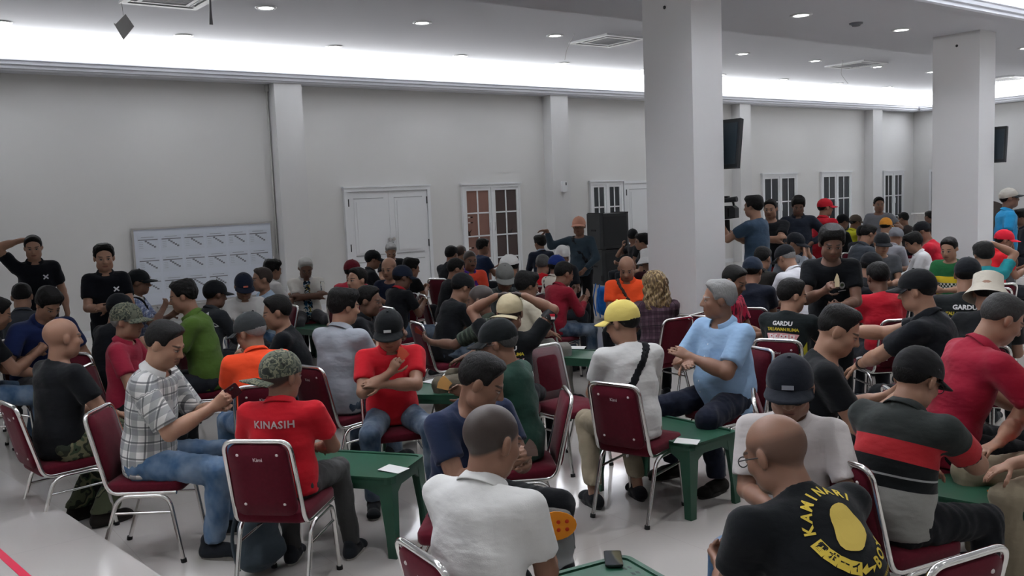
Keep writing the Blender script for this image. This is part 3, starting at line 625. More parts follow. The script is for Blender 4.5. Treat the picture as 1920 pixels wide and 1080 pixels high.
def build_person(o):
    g = o.get; s = g('s', .95); stand = g('stand', False); lean = g('lean', 6); side = g('side', 0); tw = g('tw', 0); hy, hpch = g('head', (0, 8)); hr = g('hr', 0)
    belly = g('belly', .0); w = g('w', 1.0)
    hipz = (.93 if stand else .545/s*1.0)+g('dz', 0)
    Hc = V3(0, 0, hipz)
    R1 = rot('Z', tw*.4) @ rot('Y', side) @ rot('X', -lean*.75); R2 = rot('Z', tw) @ rot('Y', side*1.2) @ rot('X', -lean*1.25-g('hunch', 0))
    mid = Hc+R1 @ V3(0, 0, .25); nk = mid+R2 @ V3(0, 0, .245)
    Rn = rot('Z', tw) @ rot('Y', side) @ rot('X', -lean*.6-.3*hpch-8)
    Rh = rot('Z', tw+hy) @ rot('Y', side*.5+hr) @ rot('X', -hpch-lean*.35)
    hc = nk+Rn @ V3(0, 0, .105)+Rh @ V3(0, .012, .048)
    hs = g('hs', 1.08)
    crown = hc+Rh @ V3(0, -.015, .118+(.014 if g('cap') else .008))*hs
    # place the figure: crown on its sight line, at its height
    if g('D'):                      # distance known: stature follows from the sight line
        v = FW+CR*(g('c')[0]-960)/FPX+CD*(g('c')[1]-540)/FPX; P = CAM+v*g('D')/math.hypot(v[0], v[1])
        if stand: s = P[2]/crown[2]
        else:
            s = min(1.12, max(.82, (P[2]-.545)/(crown[2]-hipz))); sh_ = V3(0, 0, .545/s-hipz); Hc = Hc+sh_; mid = mid+sh_; nk = nk+sh_; hc = hc+sh_; crown = crown+sh_; hipz = .545/s
    else: P = at(g('c')[0], g('c')[1], crown[2]*s)
    ray = unit((P-CAM)*V3(1, 1, 0))
    ang = math.atan2(-ray[0], ray[1]) - math.radians(g('f'))         # +Y turned by ang about Z
    ca, sa = math.cos(ang), math.sin(ang); cl = crown*s
    root_xy = (P[0]-(ca*cl[0]-sa*cl[1]), P[1]-(sa*cl[0]+ca*cl[1]))
    dist = math.hypot(P[0], P[1])
    e = empty('person', (root_xy[0], root_xy[1], 0), ang); tag(e, g('label'), 'person', g('group'))
    h = .0062 if dist < 4.6 else .0085 if dist < 7 else .012 if dist < 10.5 else .016 if dist < 14 else .02
    hcl = .0115 if dist < 4.6 else .015 if dist < 7 else .019 if dist < 10.5 else .026 if dist < 14 else .032; hs = g('hs', 1.05/s)
    X2 = R2[:, 0]; Y2 = R2[:, 1]; X1 = R1[:, 0]
    # arms
    arms = []; ga = g('arms', ('hold', 'hold')); sh0 = .172*w
    for sd, ge in ((1, ga[0]), (-1, ga[1])):
        S = nk+R2 @ V3(sd*sh0, .005, -.058); ge = GEST[ge] if isinstance(ge, str) else ge
        an, off, pole, fd, pn, curl = ge; mir = V3(sd, 1, 1); off = np.array(off)*mir; pole = np.array(pole)*mir; fd = np.array(fd)*mir; pn = np.array(pn)*mir
        Rt = rot('Z', tw)
        T = Hc+off if an == 'h' else nk+Rt @ off if an == 'n' else S+off if an == 's' else hc+Rh @ off if an == 'e' else np.array(off)/s*mir if an == 'w' else nk+Rt @ off
        if an in 'ne': pole, fd, pn = Rt @ pole, Rt @ fd, Rt @ pn
        El, Wr = ik(S, T, .285, .245, pole); arms.append((sd, S, El, Wr, unit(fd), unit(pn), curl))
    # --- body (skin): head, neck, trunk, arms, hands in one surface
    pts = [hc+V3(.14, .14, .15), hc-V3(.14, .14, .15), mid+V3(.15, .12, .1), mid-V3(.15, .12, .1), nk+V3(.22, .16, .05), nk-V3(.22, .16, .05)]
    for a in arms: pts += [a[1]+.06, a[1]-.06, a[2]+.06, a[2]-.06, a[3]+a[4]*.1+.11, a[3]+a[4]*.1-.11]
    pts = np.array(pts); b = Field(pts.min(0), pts.max(0), h/s)
    hd = lambda v: hc+Rh @ (np.array(v, float)*hs)
    b.econe(mid, nk+R2 @ V3(0, 0, -.10), (.12*w, .08), (.150*w, .095), X2, 0)
    b.econe(nk+R2 @ V3(-.11*w, .0, -.06), nk+R2 @ V3(.11*w, .0, -.06), (.05, .055), (.05, .055), R2[:, 2], .05)
    b.cone(nk+R2 @ V3(0, -.005, -.04), hd((0, -.022, -.045)), .062*w, .054, .035)
    b.ell(hd((0, -.015, .030)), Rh, np.array((.078, .098, .088))*hs, .02); b.ell(hd((0, .028, -.03)), Rh, np.array((.062, .066, .084))*hs, .02)
    b.ell(hd((0, .055, -.086)), Rh, np.array((.034, .031, .028))*hs, .03)
    for q in (-1, 1):
        b.ell(hd((q*.036, .055, -.024)), Rh, np.array((.028, .028, .024))*hs, .02); b.ell(hd((q*.05, .012, -.07)), Rh, np.array((.02, .035, .03))*hs, .03)
        b.ell(hd((q*.031, .102, .001)), Rh, np.array((.019, .018, .013))*hs, .012, -1)
    b.cone(hd((-.034, .080, .020)), hd((.034, .080, .020)), .012*hs, .012*hs, .012)
    b.cone(hd((0, .086, .012)), hd((0, .107, -.027)), .0085*hs, .0125*hs, .010)
    for q in (-1, 1):
        b.ell(hd((q*.013, .098, -.031)), Rh, np.array((.009, .011, .008))*hs, .006); b.ell(hd((q*.031, .080, .001)), Rh, np.array((.0145, .0125, .0115))*hs, .003)
        b.ell(hd((q*.080, -.008, -.004)), Rh @ rot('Z', q*18), np.array((.0105, .021, .033))*hs, .006)
    b.cone(hd((-.016, .087, -.058)), hd((.016, .087, -.058)), .0075*hs, .0075*hs, .006); b.cone(hd((-.013, .086, -.068)), hd((.013, .086, -.068)), .008*hs, .008*hs, .005)
    aw = g('aw', 1.0)
    for sd, S, El, Wr, fd, pn, curl in arms:
        b.cone(S, El, .052*aw, .041*aw, .03); b.cone(El, Wr, .042*aw, .028, .015)
        m = El+(Wr-El)*.3; b.cone(m, m+(Wr-El)*.2, .044*aw, .040*aw, .02)
        u = unit(fd); n = unit(pn-u*(pn@u)); t = np.cross(u, n)*-sd    # t: towards the thumb
        fr = max(.0088, .75*h/s)
        b.econe(Wr+u*.012, Wr+u*.078, (.030, .017), (.041, .0145), t, .02)
        for q, (ox, ln) in enumerate(((.030, .074), (.0105, .083), (-.0095, .077), (-.029, .060))):
            p0 = Wr+u*(.078-.004*abs(q-1))+t*ox; dn = u; L = ln; cu = curl*(1+.06*q)
            for j, fl in enumerate((.44, .31, .25)):
                a_ = cu*(.45 if j == 0 else .75 if j == 1 else .5); dn = unit(dn*math.cos(a_)+np.cross(np.cross(dn, n), dn)*math.sin(a_))
                p1 = p0+dn*L*fl; b.cone(p0, p1, fr*(1-.07*j), fr*(1-.07*(j+1)), .004); p0 = p1
        p0 = Wr+u*.022+t*.030+n*.006; dn = unit(u*.62+t*.62+n*.42)
        for j, L in enumerate((.040, .032, .025)):
            p1 = p0+dn*L; b.cone(p0, p1, fr*1.18, fr*1.05 if j < 2 else fr*.9, .008); p0 = p1; dn = unit(dn+u*.22+n*.30*curl-t*.28*curl)
    Vb, Fb = b.mesh(); hv = (Vb-hc) @ Rh/hs; far = np.linalg.norm(hv, axis=1) > .17; hv[far] = (9, -9, 9)
    bo = link('body', mesh_np('body', Vb*s, Fb, attrs={'hp': hv}), e, M['skin'], color=SKINS[g('skin', 'b')])
    bo['scalp'] = 0.0; bo['crown'] = 0.0; bo['moustache'] = g('must', 0.0); bo['stubble'] = g('stub', 0.0); bo['grey'] = 1.0 if g('hc') == GRYH else 0.0
    # --- shirt
    kind, col = g('top', ('tee', BLK))[:2]; mat = g('top')[2] if g('top') and len(g('top')) > 2 else 'cloth'
    inf = g('loose', .016); sl = {'tee': .62, 'polo': .68, 'shirt': .78, 'long': 1.9, 'vest': .18, 'jacket': 1.9}[kind]
    sl = g('sleeve', sl); hem = g('hem', -.07 if not stand else -.10)
    pts = [Hc+V3(.23, .21, .1), Hc-V3(.23, .19, .16), nk+V3(.25, .17, .12), nk-V3(.25, .17, .05), mid+V3(.1, .24, 0)]
    for a in arms: pts += [a[1]+.1, a[1]-.1, a[2]+.1, a[2]-.1] + ([a[3]+.08, a[3]-.08] if sl > 1 else [])
    pts = np.array(pts); c = Field(pts.min(0), pts.max(0), hcl/s)
    c.econe(Hc+V3(0, .0, hem+.03), Hc+V3(0, 0, .06), ((.158*w+inf), .118+inf+belly*.4), (.152*w+inf, .112+inf+belly), X1, 0)
    c.econe(Hc+V3(0, .0, .06), mid, (.152*w+inf, .110+inf+belly), (.142*w+inf, .100+inf+belly), X1, .05)
    if belly: c.ell(Hc+R1 @ V3(0, .06+belly*.5, .13), R1, (.13*w, .09+belly, .12), .06)
    c.econe(mid, nk+R2 @ V3(0, -.005, -.11), (.142*w+inf, .100+inf+belly*.6), (.158*w+inf*.7, .108+inf), X2, .05)
    c.econe(nk+R2 @ V3(-.112*w, -.002, -.062), nk+R2 @ V3(.112*w, -.002, -.062), (.055+inf*.4, .062+inf*.5), (.055+inf*.4, .062+inf*.5), R2[:, 2], .05)
    c.cone(nk+R2 @ V3(0, -.012, -.04), nk+R2 @ V3(0, -.012, -.01), .078*w, .064*w, .03)
    x, y, z = c.grid()
    if not g('nofold'):
        c.d += (.0032*np.sin(24*z+3.1*np.sin(9*x+4*y)+11*x+6*y)+.0022*np.sin(33*z-19*x+4*np.sin(11*y))).astype(np.float32)
    torso = c.d.copy() if g('strap') else None
    cuts = []
    for sd, S, El, Wr, fd, pn, curl in arms:
        fl = .013 if kind in ('long', 'jacket') else .020; fl = g('flare', fl)
        a0 = Field.__new__(Field); a0.h, a0.lo, a0.n, a0.ax = c.h, c.lo, c.n, c.ax; a0.d = np.full(c.n, .3, np.float32)
        if sl <= 1:
            end = S+(El-S)*sl; a0.cone(S, S+(El-S)*(sl+.12), .060*aw+inf*.35, .047*aw+fl, 0); a0.half(El-S, unit(El-S)@end)
            if g('fold2', 1): 
                X, Y, Z = c.grid(); a0.d += (.002*np.sin(45*X+38*Z+40*Y)).astype(np.float32)
        else:
            end = El+(Wr-El)*(sl-1); a0.cone(S, El, .060*aw+inf*.35, .049*aw+fl*.7, 0); a0.cone(El, end+(Wr-El)*.08, .049*aw+fl*.7, .034+fl*.6, .02)
            q = np.maximum(0, 0); X, Y, Z = c.grid(); n_ = unit(Wr-El); a0.d = np.maximum(a0.d, np.where((X-Wr[0])**2+(Y-Wr[1])**2+(Z-Wr[2])**2 < .014, (X*n_[0]+Y*n_[1]+Z*n_[2]-n_@end), -1).astype(np.float32))
        k = .035; hh = np.maximum(k-np.abs(c.d-a0.d), 0)/k; c.d = np.minimum(c.d, a0.d)-hh*hh*k*.25
    c.half((0, 0, -1), -(Hc[2]+hem))
    # neck opening
    ncut = nk+R2 @ V3(0, .02, -.002); nn = unit(R2 @ V3(0, .42, .9)); X, Y, Z = c.grid()
    dn = (X-ncut[0])*nn[0]+(Y-ncut[1])*nn[1]+(Z-ncut[2])*nn[2]; r2 = np.sqrt((X-ncut[0])**2+(Y-ncut[1])**2+(Z-ncut[2])**2)
    c.d = np.maximum(c.d, np.minimum(dn, .12-r2).astype(np.float32))
    Vs, Fs = c.mesh()
    tpc = None; rel = (Vs-Hc) @ R1; rel2 = (Vs-nk) @ R2+V3(0, 0, .495); tpc = np.where((rel[:, 2:3] > .25), rel2, rel); arc = np.arctan2(tpc[:, 0], tpc[:, 1])*.16234; tpc = np.column_stack([arc, tpc[:, 1], tpc[:, 2]])
    for sd, S, El, Wr, *_ in arms:
        L = np.linalg.norm(El-S); al = (Vs-S) @ unit(El-S); dr = np.linalg.norm((Vs-S)-np.outer(al, unit(El-S)), axis=1); m = (dr < .085*max(1, aw)) & (al > .05) & (np.abs(rel2[:, 0]) > .165*w)
        tpc[m, 2] = .495-.06-al[m]*.95; tpc[m, 0] = rel2[m, 1]
    so = link('shirt' if kind not in ('jacket', 'vest') else kind, mesh_np('shirt', Vs*s, Fs, attrs={'tp': tpc}), e, M[mat], color=col)
    if kind in ('polo', 'shirt', 'jacket'):      # turned-down collar, open in front
        up = unit(R2 @ V3(0, .40, .917)); bk = unit(-np.cross(X2, up))*-1; cq = nk+R2 @ V3(0, .006, .0); mb = MB(); n = 26; V = []; bk = unit(np.cross(up, X2))*-1
        if bk @ Y2 > 0: bk = -bk
        for i in range(n+1):
            th = math.radians(-152+304*i/n); t = abs(th)/math.radians(152); dr = bk*math.cos(th)+X2*math.sin(th)*1.06
            for r, hh in ((.066, -.016), (.062, .024), (.067, .030), (.074, .024), (.090+.006*t, -.010-.022*t*t), (.088+.006*t, -.015-.022*t*t), (.072, .010)): V.append((cq+(dr*r*w**.5+up*hh))*s)
        F = [(i*7+k, i*7+k+1, (i+1)*7+k+1, (i+1)*7+k) for i in range(n) for k in range(6)]; mb.add(V, F, True)
        mb.obj('collar', M['cloth'] if mat not in ('rugby_stripe', 'red_batik', 'plaid_maroon', 'plaid_green') else M['cloth'], so, color=g('collar') or col)
    if g('strap'):
        sdir, scol, wd = g('strap')   # band from one shoulder to the other hip
        A = nk+R2 @ V3(sdir*.10, 0, 0); B = Hc+V3(-sdir*.17, 0, .06); nrm = unit(np.cross(unit(A-B), Y2)); X, Y, Z = c.grid(); pl = (X-A[0])*nrm[0]+(Y-A[1])*nrm[1]+(Z-A[2])*nrm[2]
        c3 = Field.__new__(Field); c3.h, c3.lo, c3.n, c3.ax = c.h, c.lo, c.n, c.ax; c3.d = np.maximum(np.maximum(torso-.009, np.abs(pl)-wd), np.maximum((Hc[2]-.02)-Z, -(torso+.012))).astype(np.float32); c3.d += (.0*X).astype(np.float32)
        Vk2, Fk2 = c3.mesh()
        if len(Vk2): link('shoulder_strap', mesh_np('strap', Vk2*s, Fk2), e, M['cloth'], color=scol)
    # --- legs
    tm = g('bot', (lin('23262c'), 'cloth')); bc, bm = tm if isinstance(tm[0], tuple) else (tm, 'cloth')
    lg = g('legs'); joints = []
    if not g('nolegs'):
        for q, sd in enumerate((1, -1)):
            hj = Hc+V3(sd*.088, .0, -.01)
            if stand: K = V3(sd*.10, .02, .49); A = V3(sd*.11, -.02, .085); fy = sd*-12
            else:
                kx, ky, kz, ax_, ay, fy = (lg[q] if lg else (.17, .42, .50, .17, .38, 8)); K = V3(sd*kx, ky, kz)/s; A = V3(sd*ax_, ay, .09)/s
                v = K-hj; K = hj+unit(v)*.43; v = A-K; A = np.array((K[0]+v[0]*.9, K[1]+v[1]*.9, .085)); fy = -sd*fy
            joints.append((sd, hj, K, A, fy))
        pts = np.array([Hc+V3(.2, .2, .12), Hc-V3(.2, .2, .14)]+[p+t for j in joints for p in j[2:4] for t in (.11, -.11)]); t_ = Field(pts.min(0), pts.max(0), hcl/s)
        t_.econe(Hc+V3(-.03, -.005, -.01), Hc+V3(.03, -.005, .02), (.134*w, .098), (.124*w, .088), V3(1, 0, 0), 0)
        tl = g('tl', .012); ankle = g('ankle', .015)
        for sd, hj, K, A, fy in joints:
            t_.cone(hj, K, .088*w+tl*.5, .060+tl, .04); end = A+(K-A)*0; zc = .085+ankle
            t_.cone(K, A+(A-K)*.1, .060+tl, .044+tl, .02)
        x, y, z = t_.grid(); t_.d += (.0035*np.sin(33*z+11*np.sin(15*y)+19*x)+.003*np.sin(41*y+27*z)).astype(np.float32)
        t_.half((0, 0, -1), -(.075+ankle)); Vt, Ft = t_.mesh()
        link('trousers', mesh_np('trousers', Vt*s, Ft, attrs={'tp': Vt}), e, M[bm], color=bc)
        shoe = g('shoe', ('shoe', lin('24262a'), lin('8f8e8a')))
        for sd, hj, K, A, fy in joints:
            sh = link('shoe', SHOE if shoe[0] == 'shoe' else SLIP, e, M['cloth'], color=shoe[1], loc=(A[0]*s, A[1]*s, 0), rz=math.radians(fy)); sh.scale = (s*1.0, s, s)
            link('sole', SOLE, sh, M['solid'], color=shoe[2])
            if shoe[0] == 'bare': sh.material_slots[0].material = M['solid']
        if ankle > .03:
            for sd, hj, K, A, fy in joints: MB().tube([tuple(v*s) for v in (A+V3(0, 0, -.04), A+(K-A)*.30)], [.034*s, .042*s], 10).obj('ankle', M['solid'], e, color=g('sock', SKINS[g('skin', 'b')]))
    # --- head: hair, cap, glasses
    Mh = Matrix.Translation(Vector(hc*s)) @ Matrix(Rh.tolist()).to_4x4() @ Matrix.Scale(hs*s, 4)
    hk = g('hair')
    if hk in ('buzz', 'bald'): bo['scalp'] = .9 if hk == 'buzz' else .5; bo['crown'] = .9 if hk == 'buzz' else .0
    elif hk: link('hair', HAIR['under' if g('cap') else hk], e, M[g('hmat', 'hair')], color=g('hc', BLK), mtx=Mh)
    cp = g('cap')
    if cp:
        ck, cc = cp[:2]; yaw = cp[2] if len(cp) > 2 else 0; cm = M[cp[3]] if len(cp) > 3 else M['cloth']
        Mc = Mh @ Matrix.Rotation(math.radians(g('captilt', -4)), 4, 'X')
        k = link('cap' if ck != 'bucket' else 'bucket_hat', {'cap': CAP, 'knit': KNIT, 'bucket': BUCKET}[ck], e, cm, color=cc, mtx=Mc)
        if ck == 'cap':
            bq = 1-math.cos(math.radians(yaw)); link('brim', BRIM, k, cm, color=g('brimc', cc), mtx=Matrix.Translation((0, -.012, -.0245*bq)) @ Matrix.Rotation(math.radians(yaw), 4, 'Z') @ Matrix.Rotation(math.radians(-2.5*bq), 4, 'X') @ Matrix.Translation((0, .012, 0)))
        if g('capmark') and ck == 'cap':
            mk = g('capmark'); MB().box((-.022, .0, -.008), (.022, .004, .008)).obj('badge', M['print'], k, color=mk, mtx=Matrix.Translation((0, .098, .062)) @ Matrix.Rotation(math.radians(20), 4, 'X'))
    if g('glasses'):
        mb = MB()
        for q in (-1, 1):
            mb.tube([(q*.031+.023*math.cos(t), .106, .0+.016*math.sin(t)) for t in [2*math.pi*i/14 for i in range(15)]], .002, 5, False); mb.tube([(q*.054, .104, .006), (q*.083, .05, .008), (q*.088, -.01, .004)], .002, 5)
        mb.tube([(-.009, .108, .004), (.009, .108, .004)], .002, 5); mb.obj('glasses', M['dark_plastic'], e, mtx=Mh)
    o['_'] = dict(e=e, s=s, hc=hc, Rh=Rh, nk=nk, R2=R2, R1=R1, Hc=Hc, mid=mid, arms=arms, shirt=so, hs=hs, ang=ang, root=root_xy, Vs=Vs*s, Fs=Fs, dist=dist, Mh=Mh)
    if not stand and g('chair', True):
        ca_ = ang+math.radians(g('crot', 0)); place_chair((root_xy[0]-math.sin(ca_)*g('cback', .02), root_xy[1]+math.cos(ca_)*g('cback', .02)), ca_, g('clabel') or ('maroon banquet chair under the '+g('who', g('label'))), g('cgroup', 'maroon banquet chairs'))
    return o

# ------------------------------------------------------------------ banquet chairs and plastic tables
def _chair_parts():
    d = {}
    d['seat'] = pad(MB(), rrect(.375, .42, .05), .055, Matrix.Translation((0, .01, .432)), .012, .012).mesh('seat')
    up = math.atan2(.085, .40); B = Matrix.Translation((0, -.250, .640)) @ Matrix.Rotation(math.pi/2+up, 4, 'X')
    d['back'] = pad(MB(), rrect(.315, .385, .05, 5, .298), .030, B @ Matrix.Rotation(math.pi, 4, 'Y'), .012, .010).mesh('backrest'); d['B'] = B
    d['frame'] = MB().tube(fillet([(-.176, .19, .40), (-.178, -.185, .40), (-.168, -.295, .842), (.168, -.295, .842), (.178, -.185, .40), (.176, .19, .40)], .060, 6), .0125, 8).mesh('back_frame')
    d['leg'] = [MB().tube(fillet([(sx*.186, sy[0], .0), (sx*.186, sy[1], .385), (sx*.186, 0, .385)], .07, 6), .0125, 8).mesh('leg') for sx in (-1, 1) for sy in ((-.265, -.135), (.205, .15))]
    d['cap'] = [MB().tube([(sx*.186, sy, .0), (sx*.186, sy*.985, .022)], .0165, 10).mesh('foot_cap') for sx in (-1, 1) for sy in (-.265, .205)]
    d['bar'] = [MB().tube([(sx*.186, -.17, .29), (sx*.186, .168, .29)], .008, 6).mesh('stretcher') for sx in (-1, 1)]
    d['cross'] = MB().tube([(-.186, -.10, .385), (.186, -.10, .385)], .009, 6).mesh('cross_rail')
    d['button'] = MB().lathe([(0, .006), (.006, .005), (.0085, 0)], 10).mesh('button')
    return d
CH = _chair_parts(); NCH = [0]
def text_mesh(txt, size, bold=0.0, spacing=1.0):
    cu = bpy.data.curves.new('t', 'FONT'); cu.body = txt; cu.size = size; cu.align_x = 'CENTER'; cu.align_y = 'CENTER'; cu.offset = bold; cu.space_character = spacing; cu.resolution_u = 2
    ob = bpy.data.objects.new('t', cu); COL.objects.link(ob); dg = bpy.context.evaluated_depsgraph_get(); me = bpy.data.meshes.new_from_object(ob.evaluated_get(dg))
    bpy.data.objects.remove(ob); bpy.data.curves.remove(cu); return me
LOGO = text_mesh('Kimi', .026, .0006)
def place_chair(xy, ang, label, group='maroon banquet chairs', detail=True):
    if any(math.hypot(xy[0]-p[0], xy[1]-p[1]) < .02 for p in PLACED): return None
    PLACED.append(xy); e = empty('banquet_chair', (xy[0], xy[1], 0), ang); tag(e, label, 'chair', group)
    link('seat', CH['seat'], e, M['maroon_velvet']); bk = link('backrest', CH['back'], e, M['maroon_velvet']); link('back_frame', CH['frame'], e, M['chrome'])
    for q in range(4): l = link('leg', CH['leg'][q], e, M['chrome']); link('foot_cap', CH['cap'][q], l, M['rubber'])
    for q in range(2): link('stretcher', CH['bar'][q], e, M['chrome'])
    link('cross_rail', CH['cross'], e, M['chrome'])
    if math.hypot(*xy) < 8:
        for x, y in ((-.10, .14), (.10, .14), (-.10, -.125), (.10, -.125)): link('button', CH['button'], bk, M['solid'], color=(.62, .56, .55), mtx=CH['B'] @ Matrix.Translation((x, y, .0150)))
        link('maker_mark', LOGO, bk, M['print'], color=(.6, .55, .55), mtx=CH['B'] @ Matrix.Translation((0, .115, .0190)))
    return e
PLACED = []
def _table_parts(w, l, h):
    d = {}; d['top'] = MB().prism(rrect(w, l, .05), 2, h-.022, h-.010).prism(rrect(w-.06, l-.06, .03), 2, h-.010, h-.006).mesh('table_top')
    rim = rrect(w, l, .05); inn = rrect(w-.045, l-.045, .035); n = len(rim); V = [(x, y, h-.04) for x, y in rim]+[(x, y, h) for x, y in rim]+[(x, y, h) for x, y in inn]+[(x, y, h-.012) for x, y in inn]
    d['rim'] = MB().add(V, [(r*n+k, r*n+(k+1) % n, (r+1)*n+(k+1) % n, (r+1)*n+k) for r in range(3) for k in range(n)]).mesh('rim')
    d['apron'] = MB()
    for sx in (-1, 1):
        d['apron'].prism([(-l/2+.07, h-.04), (-l/2+.07, h-.12), (-l/2+.16, h-.075), (l/2-.16, h-.075), (l/2-.07, h-.12), (l/2-.07, h-.04)], 0, sx*(w/2-.02)-.008, sx*(w/2-.02)+.008)
        d['apron'].prism([(-w/2+.07, h-.04), (-w/2+.07, h-.12), (-w/2+.14, h-.075), (w/2-.14, h-.075), (w/2-.07, h-.12), (w/2-.07, h-.04)], 1, sx*(l/2-.02)-.008, sx*(l/2-.02)+.008)
    d['apron'] = d['apron'].mesh('apron'); d['leg'] = []
    for sx in (-1, 1):
        for sy in (-1, 1):
            def sec(z, a, t, ox): x, y = sx*(w/2-.012+ox), sy*(l/2-.012+ox); return [(x, y, z), (x-sx*a, y, z), (x-sx*a, y-sy*t, z), (x-sx*t, y-sy*t, z), (x-sx*t, y-sy*a, z), (x, y-sy*a, z)]
            V = sec(h-.03, .085, .02, 0)+sec(.12, .055, .018, .012)+sec(.0, .050, .03, .016); F = [(r*6+k, r*6+(k+1) % 6, (r+1)*6+(k+1) % 6, (r+1)*6+k) for r in range(2) for k in range(6)]+[(0, 5, 4, 3, 2, 1), (12, 13, 14, 15, 16, 17)]
            d['leg'].append(MB().add(V, F).mesh('leg'))
    return d
TB = _table_parts(.46, .80, .455)
def place_table(x, y, deg, label, holes=False):
    e = empty('plastic_table', (x, y, 0), math.radians(deg)); tag(e, label, 'table', 'low green plastic tables')
    link('table_top', TB['top'], e, M['green_plastic']); link('rim', TB['rim'], e, M['green_plastic']); link('apron', TB['apron'], e, M['green_plastic'])
    for q in range(4): link('leg', TB['leg'][q], e, M['green_plastic'])
    if holes:
        o = MB()
        for sx in (-1, 1):
            for k in range(13):
                for t in (0, 1): o.prism([(sx*(.17-.022*t)+.008*math.cos(a+k), -.34+.056*k+.016*math.sin(a+k)) for a in (0, 1.5, 3.1, 4.6)], 2, .4485, .4495)
        tag(o.obj('pierced_pattern', M['solid'], e, color=(.006, .02, .014)), kind='stuff')
    return e

# ------------------------------------------------------------------ who is where: crown of the head in the photograph, facing (0 away, 90 right, 180 camera, -90 left)
C = lin
WHITE, CREAM, REDP, ORG, NAVY, CHAR, MAR = (.70, .70, .69), C('c9c2ae'), C('bd1d29'), C('f4512b'), C('1a2233'), C('26292d'), C('8a1c30')
JEAN = (C('3a5878'), 'denim'); DJEAN = (C('2c3f54'), 'denim'); BLKT = (C('15171b'), 'cloth'); KHAKI = (C('8f8470'), 'cloth'); GRYT = (C('56565a'), 'cloth')
BLACK = C('131519'); NOLEG = dict(nolegs=True)
# left foreground
person('bald person in black T-shirt and camouflage trousers, seated at far left', (113, 593), 62, D=6.15, crot=-10, who='bald person in camouflage trousers', top=('tee', BLACK), bot=(BLACK, 'camo'), skin='b', arms=('lap', 'lap'), lean=4, head=(-8, 4), legs=((.16, .44, .50, .15, .12, 5), (.12, .42, .50, .1, .10, 5)), shoe=('shoe', C('2a2623'), C('1c1a18')), tl=.03, w=1.06, aw=1.05)
person('person in grey plaid shirt and jeans holding a phone, dark sneakers', (320, 600), 112, D=5.35, who='person in grey plaid shirt', top=('shirt', WHITE, 'plaid_grey'), bot=JEAN, skin='a', hair='short', arms=('hold', 'hold'), lean=8, head=(-4, 22), hr=0, must=.5, legs=((.13, .43, .50, .14, .38, 5), (.2, .42, .5, .24, .34, 5)), shoe=('shoe', C('1c2026'), C('77736e')), sleeve=.85)
person('person in bright red polo lettered on the back, camouflage cap, seen from behind', (525, 663), 18, D=4.65, crot=-6, who='red lettered polo', top=('polo', REDP), bot=(C('3c3c3c'), 'cloth'), skin='c', cap=('cap', C('4c5048'), 150, 'camo_cap'), hair='buzz', arms=('lap', 'lap'), lean=2, head=(-32, 5), legs=((.22, .42, .5, .24, .36, 10), (.12, .42, .5, .08, .30, 0)), shoe=('shoe', C('23262b'), C('b5b2ab')), w=1.2, cback=0)
person('person in orange polo and dark grey cap, seen from behind', (460, 588), -12, D=6.15, who='orange polo from behind', top=('polo', ORG), bot=JEAN, skin='b', cap=('cap', C('35383a')), hair='short', hc=GRYH, arms=('hold', 'hold'), lean=12, head=(38, 16), crot=-12, w=1.08)
person('person in red polo and black cap with folded arms, facing the camera', (727, 586), 172, D=5.8, who='red polo with folded arms', top=('polo', REDP), bot=DJEAN, skin='b', cap=('cap', C('111417')), capmark=(.6, .6, .6), hair='short', arms=('chest', 'cross'), lean=6, head=(-14, 20), legs=((.22, .42, .5, .2, .34, 8), (.2, .42, .5, .2, .34, 8)), w=1.1, aw=1.12, belly=.02)
person('person in navy T-shirt looking down at domino tiles in hand', (920, 668), 142, D=4.0, crot=-45, who='navy T-shirt', top=('tee', C('1d2740')), bot=BLKT, legs=((.18, .42, .5, .18, .32, 8), (.36, .34, .5, .40, .24, 20)), skin='c', hair='short', arms=('hold', 'hold'), lean=12, head=(46, 24), w=1.15, aw=1.1)
person('person in white polo seen from behind in the foreground', (930, 757), 34, D=2.97, crot=-24, cback=.1, who='white foreground polo', top=('polo', WHITE), bot=BLKT, skin='c', hair='buzz', arms=('low', 'low'), lean=10, head=(-16, 14), legs=((.22, .45, .5, .24, .30, 5), (.1, .43, .5, .1, .3, 5)), w=1.12)
person('person in white T-shirt and yellow cap with a black crossbody strap', (1160, 563), -22, D=5.45, crot=-53, who='yellow cap wearer', top=('tee', WHITE), bot=KHAKI, skin='b', cap=('cap', C('e0cc72')), hair='short', glasses=1, arms=('hold', 'hold'), lean=8, head=(36, 12), strap=(1, BLACK, .026), legs=((.1, .42, .5, .12, .22, 5), (.16, .40, .5, .2, .18, 5)), ankle=.07, shoe=('slip', C('1b1c20'), C('1b1c20')), cback=.06)
person('person in pale blue shirt with grey hair, turned left on a chair', (1350, 523), -132, D=6.1, who='pale blue shirt', top=('shirt', C('94b4d6')), bot=(C('1b2030'), 'cloth'), skin='c', hair='grey', hc=GRYH, arms=(('n', (.02, .30, -.24), (.8, -.1, -.6), (-.8, .5, .2), (-.3, -.2, -.9), .4), ('n', (.03, .30, -.19), (.8, -.1, -.7), (-.8, .5, .4), (-.5, -.5, -.5), .3)), lean=3, head=(-34, 0), belly=.055, w=1.12, hem=-.10, aw=1.15, legs=((.18, .42, .5, .18, .32, 10), (.26, .40, .5, .24, .30, 10)), shoe=('slip', C('1d1a19'), C('1d1a19')), ankle=.03)
